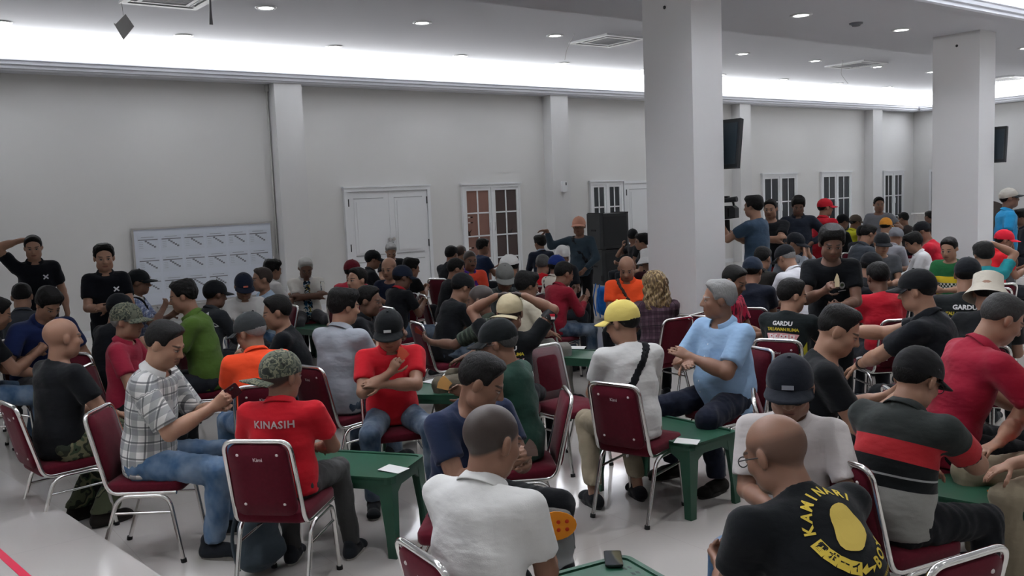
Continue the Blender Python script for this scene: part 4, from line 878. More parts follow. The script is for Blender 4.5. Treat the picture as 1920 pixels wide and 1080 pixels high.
person('person in white shirt and dark cap looking down at clasped hands', (1480, 672), 184, D=3.75, who='white shirt and dark cap', top=('shirt', C('c9c3c2')), bot=JEAN, skin='c', cap=('cap', C('191d26')), capmark=(.25, .26, .3), hair='short', hc=GRYH, glasses=1, arms=('low', ('n', (.10, .30, -.36), (.8, -.4, -.4), (-.35, .85, .1), (-.7, .0, .6), 1.0)), lean=3, head=(0, 14), w=1.08, legs=((.26, .43, .5, .27, .36, 8), (.2, .42, .5, .2, .34, 8)))
person('bald person in black T-shirt with large yellow print on the back', (1436, 775), -42, D=2.95, who='yellow printed T-shirt', top=('tee', C('111418')), bot=DJEAN, skin='c', hair='bald', hc=(.06, .06, .06), glasses=1, arms=('low', 'low'), lean=24, hunch=6, head=(12, 14), w=1.25, aw=1.15, s=1.0, belly=.03, nofold=1, chair=False)
person('person in striped red and charcoal polo with dark cap, seen from behind', (1735, 655), 32, D=4.15, crot=-8, who='striped polo', top=('polo', C('2c302f'), 'rugby_stripe'), bot=BLKT, skin='b', cap=('cap', C('1a1a1c'), 0), hair='short', glasses=1, arms=('desk', 'table'), lean=16, head=(-6, 24), w=1.18, aw=1.15, legs=((.24, .46, .5, .24, .34, 5), (.1, .43, .5, .1, .34, 5)), hem=-.05, belly=.02)
person('person in black T-shirt with chest badges, faded haircut, looking down at cards', (1590, 573), 84, D=4.9, who='badged black T-shirt', top=('tee', C('0f1216')), bot=BLKT, skin='a', hair='fade', arms=('hold', 'hold'), lean=10, head=(-6, 22), w=1.1, aw=1.05)
person('person in black polo and cap stretching an arm out to the left', (1716, 488), -72, D=6.2, who='outstretched arm', top=('polo', C('12151b')), bot=BLKT, skin='a', cap=('cap', C('101216')), hair='short', arms=(('n', (-.02, .53, -.12), (.5, 0, -1), (-.1, 1, .2), (0, .2, -1), .5), ('n', (-.05, .42, -.34), (.8, .2, -.4), (-.2, .8, -.5), (0, -.2, -1), .5)), lean=12, head=(4, 6), w=1.12, s=1.0)
person('person in dark red polo leaning forward at the right edge', (1903, 540), 64, D=5.3, who='dark red polo at right', top=('polo', C('8e1a30')), bot=BLKT, skin='b', hair='short', hc=(.05, .05, .05), arms=('table', 'table'), lean=20, head=(0, 24), w=1.12, aw=1.1)
person('person in bright red T-shirt and khaki trousers cut off by the right edge', (1975, 590), -118, D=4.8, who='red T-shirt at right edge', top=('tee', C('d81f26')), bot=KHAKI, skin='b', hair='short', arms=('lap', 'knee'), lean=6, head=(0, 10), w=1.15, aw=1.05, legs=((.2, .42, .5, .2, .34, 8), (.2, .42, .5, .2, .34, 8)))
person('person in dark green T-shirt, black cap and glasses, turned left', (925, 600), -64, D=5.0, crot=30, who='dark green T-shirt', top=('tee', C('1f3d33')), bot=(C('1a1f2c'), 'cloth'), skin='c', cap=('cap', C('15191b')), hair='short', hc=(.1, .1, .1), glasses=1, arms=('hold', 'low'), lean=8, head=(8, 14), w=1.08, aw=1.05)
# left side, middle distance
person('person in black T-shirt cut off by the left edge, hands raised in front', (2, 556), 84, D=8.3, who='black T-shirt at left edge', top=('tee', BLACK), bot=JEAN, skin='b', hair='short', arms=('hold', 'hold'), lean=12, head=(0, 20), w=1.05)
person('person in charcoal hooded jacket seen from behind at far left', (40, 530), 8, D=9.7, who='charcoal jacket', top=('jacket', C('3a3e45')), skin='b', hair='short', arms=('hold', 'hold'), lean=12, head=(0, 16))
person('person in navy polo looking down, seated by the left edge', (97, 533), 150, D=8.3, who='navy polo', top=('polo', C('1f2b55')), bot=GRYT, skin='b', hair='thick', arms=('knee', 'lap'), lean=18, head=(0, 30), w=1.1)
person('standing person in black polo holding a hand to the head', (60, 440), 176, stand=True, D=10.8, top=('polo', C('10131a')), bot=BLKT, skin='a', hair='short', arms=('head', 'hang'), lean=2, head=(-6, 10), group='two standing helpers in black polos')
person('standing person with curly hair in black polo with piped sleeves, holding a phone', (193, 458), 178, stand=True, D=9.4, top=('polo', C('10131a')), bot=BLKT, skin='a', hair='curly', arms=('low', ('n', (.0, .27, -.30), (.8, -.3, -.5), (-.9, .3, .0), (-.3, -.5, -.6), .6)), lean=2, w=.92, head=(0, 6), collar=C('23262c'), group='two standing helpers in black polos')
person('person in blue checked shirt and black cap pointing a finger upwards', (258, 503), 100, D=10.1, who='blue checked shirt', top=('shirt', WHITE, 'plaid_blue'), skin='c', cap=('cap', C('1d2124')), capmark=(.5, .5, .5), hair='short', must=.9, arms=('chest', 'hold'), lean=4, head=(0, 4), strap=(1, C('15181f'), .02))
person('person in black with a plain black cap behind the dark red polo', (228, 551), 50, who='plain black cap', top=('tee', C('14171d')), skin='b', cap=('cap', C('15181d')), hair='short', arms=('hold', 'hold'), lean=14, head=(0, 16))
person('person in dark red polo and camouflage cap, hands in lap', (236, 568), 108, who='dark red polo and camouflage cap', top=('polo', C('8f2338')), bot=BLKT, skin='b', cap=('cap', C('5b5a4c'), 0, 'camo_cap'), hair='short', hc=GRYH, must=.3, arms=('lap', 'lap'), lean=2, head=(-6, 6), w=1.06)
person('person in olive green shirt with curly hair, facing left', (336, 522), -82, D=7.8, who='olive green shirt', top=('polo', C('4f6a2c')), skin='b', hair='curly', must=.6, arms=('hold', 'hold'), lean=10, head=(0, 10))
person('person in dark jacket with white shoulder stripe and black cap', (404, 526), 58, D=8.9, who='white striped jacket', top=('jacket', C('2b2f34')), skin='d', cap=('cap', C('15181d')), hair='short', arms=('hold', 'hold'), lean=10, head=(-4, 8), w=1.05)
person('person in white polo and navy badged cap looking at a phone', (457, 514), 172, who='white polo and badged cap', top=('polo', WHITE), skin='b', cap=('cap', C('1c2334')), capmark=C('c46a5a'), hair='short', arms=('hold', 'hold'), lean=6, head=(0, 24))
person('person in light blue T-shirt facing left before the whiteboard', (491, 502), -104, who='light blue T-shirt', top=('tee', C('a9c0d6')), bot=JEAN, skin='b', hair='short', hc=(.06, .045, .04), arms=('lap', 'lap'), lean=4, head=(0, 0))
person('person in white shirt with black hair, facing right before the pilaster', (512, 487), 62, who='white shirt by pilaster', top=('shirt', WHITE), skin='b', hair='thick', arms=('hold', 'hold'), lean=8, head=(0, 8))
person('heavy-set person in black T-shirt facing left', (514, 555), -84, D=7.0, who='black T-shirt facing left', top=('tee', C('111419')), bot=(C('2a3a4e'), 'denim'), skin='b', hair='short', arms=('hold', 'hold'), lean=6, head=(4, 10), belly=.05, w=1.15, aw=1.1)
person('white-haired person in patterned shirt with folded arms near the wall', (573, 486), 172, who='white-haired person', top=('shirt', WHITE, 'batik'), bot=GRYT, skin='d', hair='grey', hc=(.55, .55, .53), arms=('cross', 'cross'), lean=2, head=(0, 30), w=1.08)
person('person in light grey shirt with thick black hair, seen from behind', (646, 538), 40, D=6.5, who='light grey shirt', top=('shirt', C('9aa0a8')), bot=DJEAN, skin='a', hair='thick', arms=('hold', 'hold'), lean=7, head=(-26, 8), crot=-8)
person('smiling person in black shirt facing right', (692, 538), 108, D=7.7, who='smiling black shirt', top=('shirt', C('15171c')), skin='d', hair='short', arms=('hold', 'hold'), lean=10, head=(0, 6))
person('person in crimson shirt glancing up to the left', (671, 502), -118, who='crimson shirt', top=('tee', C('7c1c2c')), skin='a', hair='short', arms=('low', 'low'), lean=4, head=(10, -4))
person('person in red shirt and maroon cap by the double door', (660, 487), 24, who='maroon cap', top=('tee', C('a01f35')), skin='c', cap=('cap', C('6a1d2a'), 0), hair='short', arms=('hold', 'hold'), lean=8, head=(0, 8))
person('person in dark shirt and black cap facing right by the double door', (700, 469), 78, who='dark shirt by the door', top=('shirt', C('1a1d22')), skin='b', cap=('cap', C('15171b')), hair='short', arms=('hold', 'hold'), lean=10, head=(0, 8))
person('grey-haired person in front of the double door handles', (733, 458), 176, who='grey-haired person at the door', top=('tee', C('1a1c20')), skin='b', hair='grey', hc=GRYH, arms=('low', 'low'), lean=6, head=(0, 30))
person('balding person in navy and white jersey turned left', (727, 482), -150, D=10.4, who='navy and white jersey', top=('vest', C('1a2238')), skin='a', hair='bald', arms=('hold', 'hold'), lean=6, head=(6, 10), sleeve=.6)
person('person in black jersey with thick black hair right of the door', (772, 487), 48, D=11.8, who='black jersey by the door', top=('tee', C('14181a')), skin='b', hair='thick', arms=('hold', 'hold'), lean=10, head=(-20, 8))
person('person in black T-shirt with red collar and navy cap, seen from behind', (757, 499), 56, D=9.9, who='navy cap and red collar', top=('polo', C('16181d')), collar=C('a8202a'), bot=DJEAN, skin='d', cap=('cap', C('1d2536'), 0), hair='short', arms=('hold', 'hold'), lean=10, head=(-14, 12), w=1.12)
# centre
person('person in black shirt with dark hair left of the brown window', (847, 461), 34, who='black shirt left of window', top=('polo', C('17191e')), skin='b', hair='short', arms=('hold', 'hold'), lean=8, head=(0, 10))
person('balding person half hidden behind a black shirt at the window', (864, 459), 40, D=13.6, who='half hidden person', top=('tee', C('22242a')), skin='b', hair='buzz', arms=('low', 'low'), lean=4, head=(0, 8))
person('person in black T-shirt leaning right beside the orange shirt', (858, 486), 74, D=10.6, who='leaning black T-shirt', top=('tee', C('15171b')), skin='b', hair='short', arms=('hold', 'hold'), lean=12, head=(0, 14))
person('moustached person in orange and purple shirt facing the camera', (881, 469), 158, who='orange and purple shirt', top=('polo', C('e8543c')), collar=C('5a3aa0'), skin='c', hair='buzz', must=1.0, arms=('low', 'low'), lean=4, head=(0, 8), w=1.05)
person('person in black T-shirt and dark cap in a maroon chair, facing right', (874, 513), 66, who='dark cap facing right', top=('tee', C('13161a')), bot=(C('23303f'), 'denim'), skin='b', cap=('cap', C('17191c')), hair='short', arms=('hold', 'hold'), lean=16, head=(0, 20), w=1.05)
person('person in dark navy top before the brown window', (906, 448), 64, D=14.4, who='dark navy top', top=('tee', C('1d2a44')), skin='c', hair='curly', arms=('hold', 'hold'), lean=4, head=(0, 6))
person('person in white cap with a dark top facing left', (951, 478), -62, who='white cap', top=('tee', C('22262c')), skin='b', cap=('cap', C('e4e4e2')), hair='short', arms=('hold', 'hold'), lean=6, head=(8, 12), strap=(-1, C('101216'), .015))
person('person in grey flat cap behind the raised arms', (947, 497), 172, who='grey flat cap', top=('shirt', C('3a3f40')), skin='c', cap=('cap', C('6a6b68')), hair='short', arms=('low', 'low'), lean=8, head=(0, 26))
person('person in cream shirt and grey trousers with black hair', (990, 511), 64, D=8.3, who='cream shirt', top=('shirt', CREAM), bot=(C('77756f'), 'cloth'), skin='c', hair='thick', arms=('lap', 'lap'), lean=6, head=(0, 10), w=1.12, legs=((.16, .44, .5, .16, .4, 5), (.16, .42, .5, .16, .36, 5)))
person('grey-haired person in dark green check shirt holding a hand out to the left', (898, 534), -74, D=7.0, who='dark green check shirt', top=('shirt', C('3a433a'), 'plaid_green'), bot=(C('6e675a'), 'cloth'), skin='d', hair='buzz', hc=(.22, .22, .22), arms=('lap', ('n', (.05, .47, -.20), (.4, -.2, -1), (-.1, .9, .5), (-.5, .1, .5), .9)), lean=6, head=(0, 6), s=.94)
person('person in black printed jersey and beige cap, both hands behind the head', (955, 553), 14, D=6.3, who='raised elbows', top=('tee', C('14171a')), bot=BLKT, skin='c', cap=('cap', C('bdb192'), 165), hair='buzz', arms=('nape', 'nape'), lean=2, head=(0, 4), w=1.06)
person('person in navy jacket with pale collar seen from behind near the window', (1012, 441), -18, who='navy jacket near window', top=('jacket', C('1a2030')), collar=C('8f98a6'), skin='b', hair='thick', arms=('hold', 'hold'), lean=6, head=(20, 4))
person('person in white knitted cap beside the pointing person', (1056, 461), 158, who='white knitted cap', top=('shirt', C('24272d')), skin='c', cap=('knit', C('e9e9e8')), arms=('low', 'low'), lean=4, head=(0, 18))
person('grey-haired person in bright red vest, seen from behind', (1018, 480), 16, D=11.3, who='bright red vest', top=('vest', C('d4202c')), skin='b', hair='short', hc=(.12, .12, .12), arms=('hold', 'hold'), lean=10, head=(0, 14))
person('person in blue cap and cream shirt wearing a black strap', (1046, 480), 52, D=10.6, who='blue cap', top=('shirt', C('cfc8bb')), skin='d', cap=('cap', C('24377a')), hair='short', arms=('hold', 'hold'), lean=10, head=(0, 12), strap=(-1, C('15161a'), .02))
person('person in crimson jacket with black hair, leaning over a game', (1062, 493), 54, D=9.5, who='crimson jacket', top=('jacket', C('861c2c')), bot=DJEAN, skin='c', hair='short', arms=('hold', 'hold'), lean=13, head=(-6, 18), w=1.08, crot=18)
person('standing person in slate long-sleeved shirt and peach cap, one arm pointing left', (1085, 406), -156, stand=True, D=12.6, top=('long', C('3c4c58')), bot=BLKT, skin='c', cap=('cap', C('e0a68e')), arms=(('n', (.44, .20, .10), (.1, -.2, -1), (.95, .3, .1), (.0, .3, -1), .6), ('h', (.14, .20, .02), (1, -.4, 0), (-.5, .5, -.6), (-.8, 0, -.2), .6)), lean=2, head=(14, 4), strap=(1, C('23262b'), .03), hair='short')
person('person in black cap with a hand at the mouth beside the loudspeakers', (1186, 429), -112, who='hand at mouth', top=('tee', C('1a1c20')), skin='c', cap=('cap', C('16181c')), hair='short', arms=('mouth', 'low'), lean=4, head=(-120, 4))
person('person in black jersey with white trim at the pillar edge', (1203, 438), -96, who='white trimmed jersey', top=('polo', C('17191d')), collar=C('b9bcc0'), skin='b', hair='thick', arms=('hold', 'low'), lean=4, head=(0, 4), bot=(C('5a6470'), 'denim'))
person('person in white bucket hat half hidden by the pillar', (1216, 470), -20, D=11.0, who='white bucket hat', top=('tee', C('3a1c22')), skin='b', cap=('bucket', C('e6e6e6')), hair='short', arms=('low', 'low'), lean=4, head=(0, 4))
person('balding person in orange polo looking down, facing the camera', (1174, 482), 186, who='orange polo facing camera', top=('polo', C('f25529')), bot=BLKT, skin='b', hair='bald', arms=('low', 'low'), lean=5, head=(4, 24), strap=(1, C('3a3230'), .022), w=1.12, belly=.03)
person('person with long wavy blond-streaked hair in maroon plaid shirt', (1225, 512), -15, D=8.1, crot=25, who='long wavy hair', top=('shirt', C('4a3a44'), 'plaid_maroon'), bot=BLKT, skin='b', hair='long', hmat='hair_blond', arms=('hold', 'hold'), lean=8, head=(4, 8), w=1.1)
# right side
person('person in red patterned shirt looking down behind the pale blue shirt', (1384, 500), 116, who='red patterned shirt', top=('polo', C('a01c3a'), 'red_batik'), skin='c', hair='short', arms=('low', 'low'), lean=4, head=(0, 22))
person('person in navy T-shirt and navy cap seen from behind', (1412, 482), 6, who='navy cap from behind', top=('tee', C('171c29')), skin='b', cap=('cap', C('202a3a'), 0), hair='short', arms=('hold', 'hold'), lean=10, head=(-10, 12))
person('person in plain white polo bending forward to the left', (1463, 453), -48, D=9.8, who='bending white polo', top=('polo', C('e8e8ee')), skin='b', cap=('cap', C('1a1c21')), hair='short', hc=GRYH, arms=('low', 'low'), lean=24, head=(4, 22))
person('person in black team jersey with yellow panels and card print on the back', (1487, 524), 22, D=7.0, who='yellow panelled jersey', top=('tee', C('161c1e')), bot=BLKT, skin='a', hair='short', arms=('chest', 'hold'), lean=8, head=(-42, 8), w=1.12, nofold=1, crot=10)
person('smiling person in black T-shirt bending over the table, holding cards', (1561, 425), 178, stand=True, D=7.2, top=('tee', C('0e1116')), bot=BLKT, skin='d', hair='thick', arms=('hold', 'low'), lean=16, head=(8, 16), w=.95)
person('person in black peaked cap with gold braid, head bowed', (1590, 487), -158, who='gold braided cap', top=('polo', C('15161c')), skin='b', cap=('cap', C('12141a')), hair='short', arms=('low', 'low'), lean=8, head=(0, 22), captilt=4)
person('person in black team jersey and black cap, printed back, before the far pillar', (1816, 480), 4, D=7.7, who='second printed jersey', top=('tee', C('15191b')), bot=BLKT, skin='b', cap=('cap', C('14171d'), 0), hair='short', arms=('hold', 'hold'), lean=6, head=(-8, 12), w=1.1, nofold=1, crot=4)
person('person in green and yellow checkered jersey looking down', (1778, 446), -158, who='checkered jersey', top=('tee', C('1f5a34'), 'jersey_green'), skin='a', hair='short', arms=('low', 'low'), lean=4, head=(0, 16))
person('person in teal shirt with grey scarf touching the hair', (1843, 455), -12, who='teal shirt', top=('tee', C('1f8088')), skin='b', hair='thick', arms=('nape', 'hold'), lean=10, head=(10, 12))
person('person in beige bucket hat and black top in front of the teal shirt', (1853, 516), 4, who='beige bucket hat', top=('tee', C('16181b')), skin='b', cap=('bucket', C('c9c2b4')), hair='short', arms=('hold', 'hold'), lean=14, head=(0, 20))
person('person in red polo and red cap with a lowered white mask', (1886, 431), 74, who='red polo and red cap', top=('polo', C('cf1f2b')), skin='c', cap=('cap', C('c81f33')), hair='short', arms=('hold', 'hold'), lean=8, head=(0, 10), w=1.1)
person('standing person in bright blue polo and pale cap at the right edge', (1889, 351), 78, stand=True, D=13.5, top=('polo', C('2484b4')), bot=GRYT, skin='d', cap=('cap', C('a9a59c')), brimc=C('2a2b2e'), arms=('hang', 'hang'), lean=2, head=(0, -4), hair='short')
person('person in dark jacket at the right edge behind the red cap', (1912, 388), -108, D=17, who='dark jacket at right edge', top=('jacket', C('22252d')), skin='d', hair='thick', arms=('low', 'low'), lean=4, head=(0, 8))
person('standing camera operator in slate blue T-shirt facing left', (1413, 364), -66, stand=True, D=11.2, top=('tee', C('33465a')), bot=BLKT, skin='a', hair='thick', arms=(('n', (.0, .34, -.12), (.8, -.2, -.8), (-.1, .6, .8), (-.3, -.6, .3), .6), ('n', (.02, .38, -.08), (.8, -.2, -.8), (-.1, .6, .8), (-.3, -.6, .3), .6)), lean=2, head=(0, 2), w=1.08)
person('standing person in black T-shirt with folded arms near the window', (1444, 372), -168, stand=True, D=12.5, top=('tee', C('15171c')), bot=(C('a01f2a'), 'cloth'), skin='b', hair='short', arms=('cross', 'cross'), lean=2, head=(0, 8))
person('standing person in dark open jacket with head bowed', (1497, 368), 178, stand=True, D=13.4, top=('jacket', C('262c38')), bot=BLKT, skin='d', hair='thick', arms=('hip', 'hip'), lean=3, head=(0, 24))
person('standing person in red shirt and red cap, back turned', (1547, 371), 40, stand=True, D=13.9, top=('shirt', C('b81c2c')), bot=BLKT, skin='b', cap=('cap', C('b8202e'), 0), hair='short', arms=('low', 'low'), lean=3, head=(-24, 4))
person('person in black and yellow top with black cap, behind the red shirt', (1582, 398), 58, D=17, who='black and yellow top', top=('jacket', C('17191d')), skin='c', cap=('cap', C('181a1e')), hair='short', arms=('low', 'low'), lean=8, head=(0, 10))
person('person in bright yellow shirt and brown cap near the far wall', (1606, 401), 62, D=17.5, who='bright yellow shirt', top=('polo', C('c9c82a')), skin='c', cap=('cap', C('5a5046')), hair='short', arms=('low', 'low'), lean=8, head=(0, 10))
person('person in grey sleeves holding both hands to the face', (1497, 434), 112, D=11.7, who='hands at the face', top=('long', C('787c84')), skin='b', cap=('cap', C('1b1e24')), hair='short', arms=('face', 'face'), lean=14, head=(0, 16))
person('person in grey track jacket with white shoulder stripes', (1634, 412), 62, D=13.1, who='track jacket', top=('jacket', C('41474f')), skin='b', hair='short', arms=('low', 'low'), lean=14, head=(0, 16), w=1.1)
person('standing person in grey shirt stretching an arm to the right', (1648, 369), -172, stand=True, D=16.6, top=('tee', C('7c7f86')), bot=GRYT, skin='c', hair='short', arms=('hang', ('n', (.30, .30, -.20), (.6, -.3, -.6), (.5, .8, 0), (0, 0, -1), .6)), lean=4, head=(20, 4))
person('person in orange cap seen from behind in the far crowd', (1662, 406), 20, D=15.5, who='orange cap', top=('shirt', C('b9b4a8')), skin='b', cap=('cap', C('e39a3c'), 0), hair='short', arms=('low', 'low'), lean=10, head=(0, 10))
person('person in red shirt and black cap leaning left by the far pillar', (1722, 408), -86, D=13.6, who='red shirt by far pillar', top=('tee', C('c01f33')), skin='c', cap=('cap', C('17191d')), capmark=(.7, .7, .7), hair='short', arms=('low', 'low'), lean=14, head=(0, 18), w=1.1)
person('person in grey T-shirt and black cap facing the camera in the right crowd', (1655, 436), 168, D=11.9, who='grey T-shirt in crowd', top=('tee', C('4a4d52')), skin='b', cap=('cap', C('1a1c20')), hair='short', arms=('low', 'low'), lean=4, head=(8, 14))
person('person with black hair and a white hood, facing left', (1706, 438), -98, who='white hood', top=('jacket', C('dfdfe2')), skin='b', hair='thick', arms=('low', 'low'), lean=14, head=(0, 20))
person('person in pale grey hood beside the orange cap', (1683, 428), 42, D=14.5, who='pale grey hood', top=('jacket', C('9a9da4')), skin='b', cap=('knit', C('85888f')), arms=('low', 'low'), lean=12, head=(0, 16))
person('person in black T-shirt and cap with white letter badge, facing right', (1640, 474), 52, who='letter badge cap', top=('tee', C('15171b')), skin='c', cap=('cap', C('15171b')), capmark=(.75, .75, .75), hair='short', arms=('low', 'low'), lean=14, head=(0, 18))
person('person in red and black shirt behind the gold braided cap', (1644, 492), -26, who='red and black shirt', top=('tee', C('b01c2c')), skin='d', hair='short', arms=('low', 'low'), lean=10, head=(0, 12))
person('dark-haired person low in the far crowd below the windows', (1618, 424), 24, D=15.4, who='dark-haired person low in crowd', top=('tee', C('202329')), skin='c', hair='short', arms=('low', 'low'), lean=8, head=(0, 12))
person('person in dark shirt resting near the grey counter', (1692, 398), -64, D=19.5, who='dark shirt near counter', top=('tee', C('3a3534')), skin='c', hair='short', arms=('low', 'low'), lean=8, head=(0, 10))
person('person in dark clothes beside the arched screen', (1742, 396), -50, D=21.2, who='dark clothes by arched screen', top=('tee', C('2c2c30')), skin='d', hair='short', arms=('low', 'low'), lean=4, head=(0, 8))
person('person in white shirt partly behind the far pillar', (1745, 424), -60, D=16.6, who='white shirt behind pillar', top=('shirt', C('d2d2d6')), skin='c', cap=('cap', C('17181c')), hair='short', arms=('low', 'low'), lean=8, head=(0, 12))
person('dark-haired person behind the black T-shirt with folded arms', (1477, 402), 160, D=16, who='dark-haired person below the window', top=('tee', C('9c2230')), skin='b', hair='thick', arms=('low', 'low'), lean=6, head=(0, 10))
person('person in dark jacket left of the bending white polo', (1432, 462), 30, D=10.1, who='dark patterned jacket', top=('jacket', C('2c2a28')), skin='b', hair='short', arms=('low', 'low'), lean=12, head=(0, 12))
for o in ROWS: build_person(o)

# ------------------------------------------------------------------ prints on clothes, wristwatches and other worn details
WHO = {o.get('who', o['label']): o for o in ROWS}
def find(key):
    r = [o for k, o in WHO.items() if key in k]; return r[0]
def on_shirt(key, V, F, pos, side, color, name='print', rot_deg=0.0, off=.0035, mat='print'):
    """lays a flat figure (metres, x right / y up as seen) onto the shirt cloth"""
    o = find(key); q = o['_']; s = q['s']; bv = q.get('bvh') or BVHTree.FromPolygons([Vector(v) for v in q['Vs']], [tuple(f) for f in q['Fs']]); q['bvh'] = bv
    a = math.radians(rot_deg); R2 = q['R2']; out = []; mx = 1 if side < 0 else -1
    for v in V:
        x, z = v[0]*math.cos(a)-v[1]*math.sin(a)+pos[0], v[0]*math.sin(a)+v[1]*math.cos(a)+pos[1]
        p = (q['nk']+R2 @ V3(mx*x, .45*side, z))*s; d = R2 @ V3(0, -side, 0); hit = bv.ray_cast(Vector(p), Vector(d))
        w = np.array(hit[0]) if hit[0] is not None else p+d*.40*s; out.append(w-d*off)
    me = bpy.data.meshes.new(name); me.from_pydata([tuple(v) for v in out], [], [tuple(f) for f in F]); me.update()
    return link(name, me, q['shirt'], M[mat], color=color)
def on_text(key, txt, size, pos, side, color, rot_deg=0.0, bold=.0, spacing=1.0, name='lettering'):
    me = text_mesh(txt, size, bold, spacing); V = [tuple(v.co)[:2] for v in me.vertices]; F = [tuple(p.vertices) for p in me.polygons]
    return on_shirt(key, V, F, pos, side, color, name, rot_deg)
def grid_poly(x0, x1, y0, y1, n=4, shape=lambda x, y: (x, y)):
    V = [shape(x0+(x1-x0)*i/n, y0+(y1-y0)*j/n) for j in range(n+1) for i in range(n+1)]; w = n+1
    return V, [(j*w+i, j*w+i+1, (j+1)*w+i+1, (j+1)*w+i) for j in range(n) for i in range(n)]
def disc(r, n=16, sx=1.0, sy=1.0, wob=0.0):
    V = [(0, 0)]; F = []
    for k, rr in enumerate((.35, .7, 1.0)):
        for i in range(n):
            a = 2*math.pi*i/n; q = r*rr*(1+wob*rr*math.sin(3*a+1)+wob*.6*rr*math.sin(5*a)); V.append((q*math.cos(a)*sx, q*math.sin(a)*sy))
    F += [(0, 1+i, 1+(i+1) % n) for i in range(n)]
    for k in range(2): F += [(1+k*n+i, 1+(k+1)*n+i, 1+(k+1)*n+(i+1) % n, 1+k*n+(i+1) % n) for i in range(n)]
    return V, F
YEL = C('d2b84a')
K = 'yellow printed T-shirt'; cx, cz, R = .03, -.150, .132
for i, ch in enumerate('KAMINARI'):
    a = math.radians(171-i*18.5+(5 if i == 7 else 0)); on_text(K, ch, .046, (cx+R*math.cos(a), cz+R*math.sin(a)), -1, YEL, math.degrees(a)-90, .0016)
for i, ch in enumerate('BOY'):
    a = math.radians(-68+i*19); on_text(K, ch, .050, (cx+R*math.cos(a), cz+R*math.sin(a)), -1, YEL, math.degrees(a)+90, .0018)
on_text(K, 'HARAJUKU', .016, (cx+.095, cz-.150), -1, YEL, 28)
for i, ch in enumerate('雷ボーイ'):
    a = math.radians(196+i*17); p = (cx+R*math.cos(a), cz+R*math.sin(a))
    V, F = grid_poly(-.021, .021, -.020, .020, 2); on_shirt(K, V, F, p, -1, YEL, 'banner_field', math.degrees(a)+90)
    on_text(K, ch, .032, p, -1, C('14161a'), math.degrees(a)+90, .001).location = (0, 0, 0)
V = [(-.035, .012), (.0, .016), (-.006, .004), (.036, -.006), (.006, -.018), (.012, -.006), (-.03, -.004)]; on_shirt(K, V, [tuple(range(7))], (cx+.0, cz-.133), -1, YEL, 'lightning_bolt', 20)
V, F = disc(.078, 26, .82, 1.08, .09); on_shirt(K, V, F, (cx+.005, cz+.0), -1, C('cdb45a'), 'plain_motif', -30)
def jersey_print(key, y0=-.085, sc=.88):
    on_text(key, 'GARDU', .055*sc, (0, y0), -1, (.75, .75, .75), 0, .002)
    on_text(key, 'TALLAWAN RUMA', .040*sc, (0, y0-.055*sc), -1, C('c8b43a'), 0, .0012, .85)
    V, F = grid_poly(-1, 1, -1, 1, 5, lambda x, y: (x*(.135+.02*y)*sc, y*.050*sc-.010*abs(x)*sc)); on_shirt(key, V, F, (0, y0-.135*sc), -1, C('d09898'), 'domino_panel')
    rnd = random.Random(5)
    for t in range(5):
        x = (-.10+.05*t)*sc; V, F = grid_poly(-.020*sc, .020*sc, -.034*sc, .034*sc, 2); o = on_shirt(key, V, F, (x, y0-.135*sc), -1, C('e6dada'), 'domino_print', rnd.uniform(-25, 25), .005)
        for dy in (-.016, .016):
            V, F = disc(.0075*sc, 6); on_shirt(key, V, F, (x+rnd.uniform(-.006, .006), y0-.135*sc+dy*sc), -1, C('b01c2c'), 'dot', 0, .0065)
    V, F = grid_poly(-.15*sc, .15*sc, -.016*sc, .016*sc, 5); on_shirt(key, V, F, (0, y0-.21*sc), -1, C('b9b83a'), 'ribbon'); on_text(key, 'DOMINO', .026*sc, (0, y0-.21*sc), -1, C('1b2a1c'), 0, .001).scale = (1, 1, 1)
jersey_print('yellow panelled jersey'); jersey_print('second printed jersey', -.09, .85); jersey_print('raised elbows', -.11, .85)
J = 'yellow panelled jersey'
for x, z, sh in ((.155, -.30, [(-.03, -.07), (.03, -.06), (.035, .08)]), (.07, -.40, [(-.02, -.06), (.035, -.06), (.0, .05)])): on_shirt(J, sh, [(0, 1, 2)], (x, z), -1, C('b8b234'), 'side_panel')
V, F = grid_poly(-.012, .012, -.11, .11, 4, lambda x, y: (x+.9*y*y-.15*y, y)); on_shirt(J, V, F, (.11, -.34), -1, (.7, .7, .7), 'piping')
on_text('red lettered polo', 'KINASIH', .062, (-.01, -.115), -1, C('c8b8b8'), 0, .0015, 1.1)
for key in ('holding a hand to the head', 'curly hair'):
    for r in (42, -42): V, F = grid_poly(-.032, .032, -.0065, .0065, 2); on_shirt(key, V, F, (-.085*-1, -.155), 1, (.72, .72, .74), 'cross_logo', r)
for key, x, z, c1 in (('badged black T-shirt', .075, -.15, C('b9b9a8')), ('badged black T-shirt', -.075, -.15, C('c9c9c4')), ('smiling person in black', .08, -.17, C('9a9a9a'))):
    V, F = disc(.026, 14, .8, 1.15); on_shirt(key, V, F, (x, z), 1, c1, 'badge'); V, F = grid_poly(-.03, .03, -.004, .004, 2); on_shirt(key, V, F, (x, z-.045), 1, c1, 'badge_line')
    V, F = disc(.014, 10); on_shirt(key, V, F, (x, z+.004), 1, C('35402c'), 'badge_crest', 0, .006)
V, F = disc(.05, 16); on_shirt('bald person in camouflage trousers', V, F, (-.10, -.22), -1, C('6f7a78'), 'emblem'); V, F = disc(.036, 14); on_shirt('bald person in camouflage trousers', V, F, (-.10, -.22), -1, C('20262a'), 'emblem_field', 0, .005)
V, F = grid_poly(-.035, .035, -.012, .012, 2); on_shirt('white striped jacket', *grid_poly(-.012, .012, -.08, .08, 4), (.125, -.10), -1, (.75, .75, .75), 'shoulder_stripe', 35)
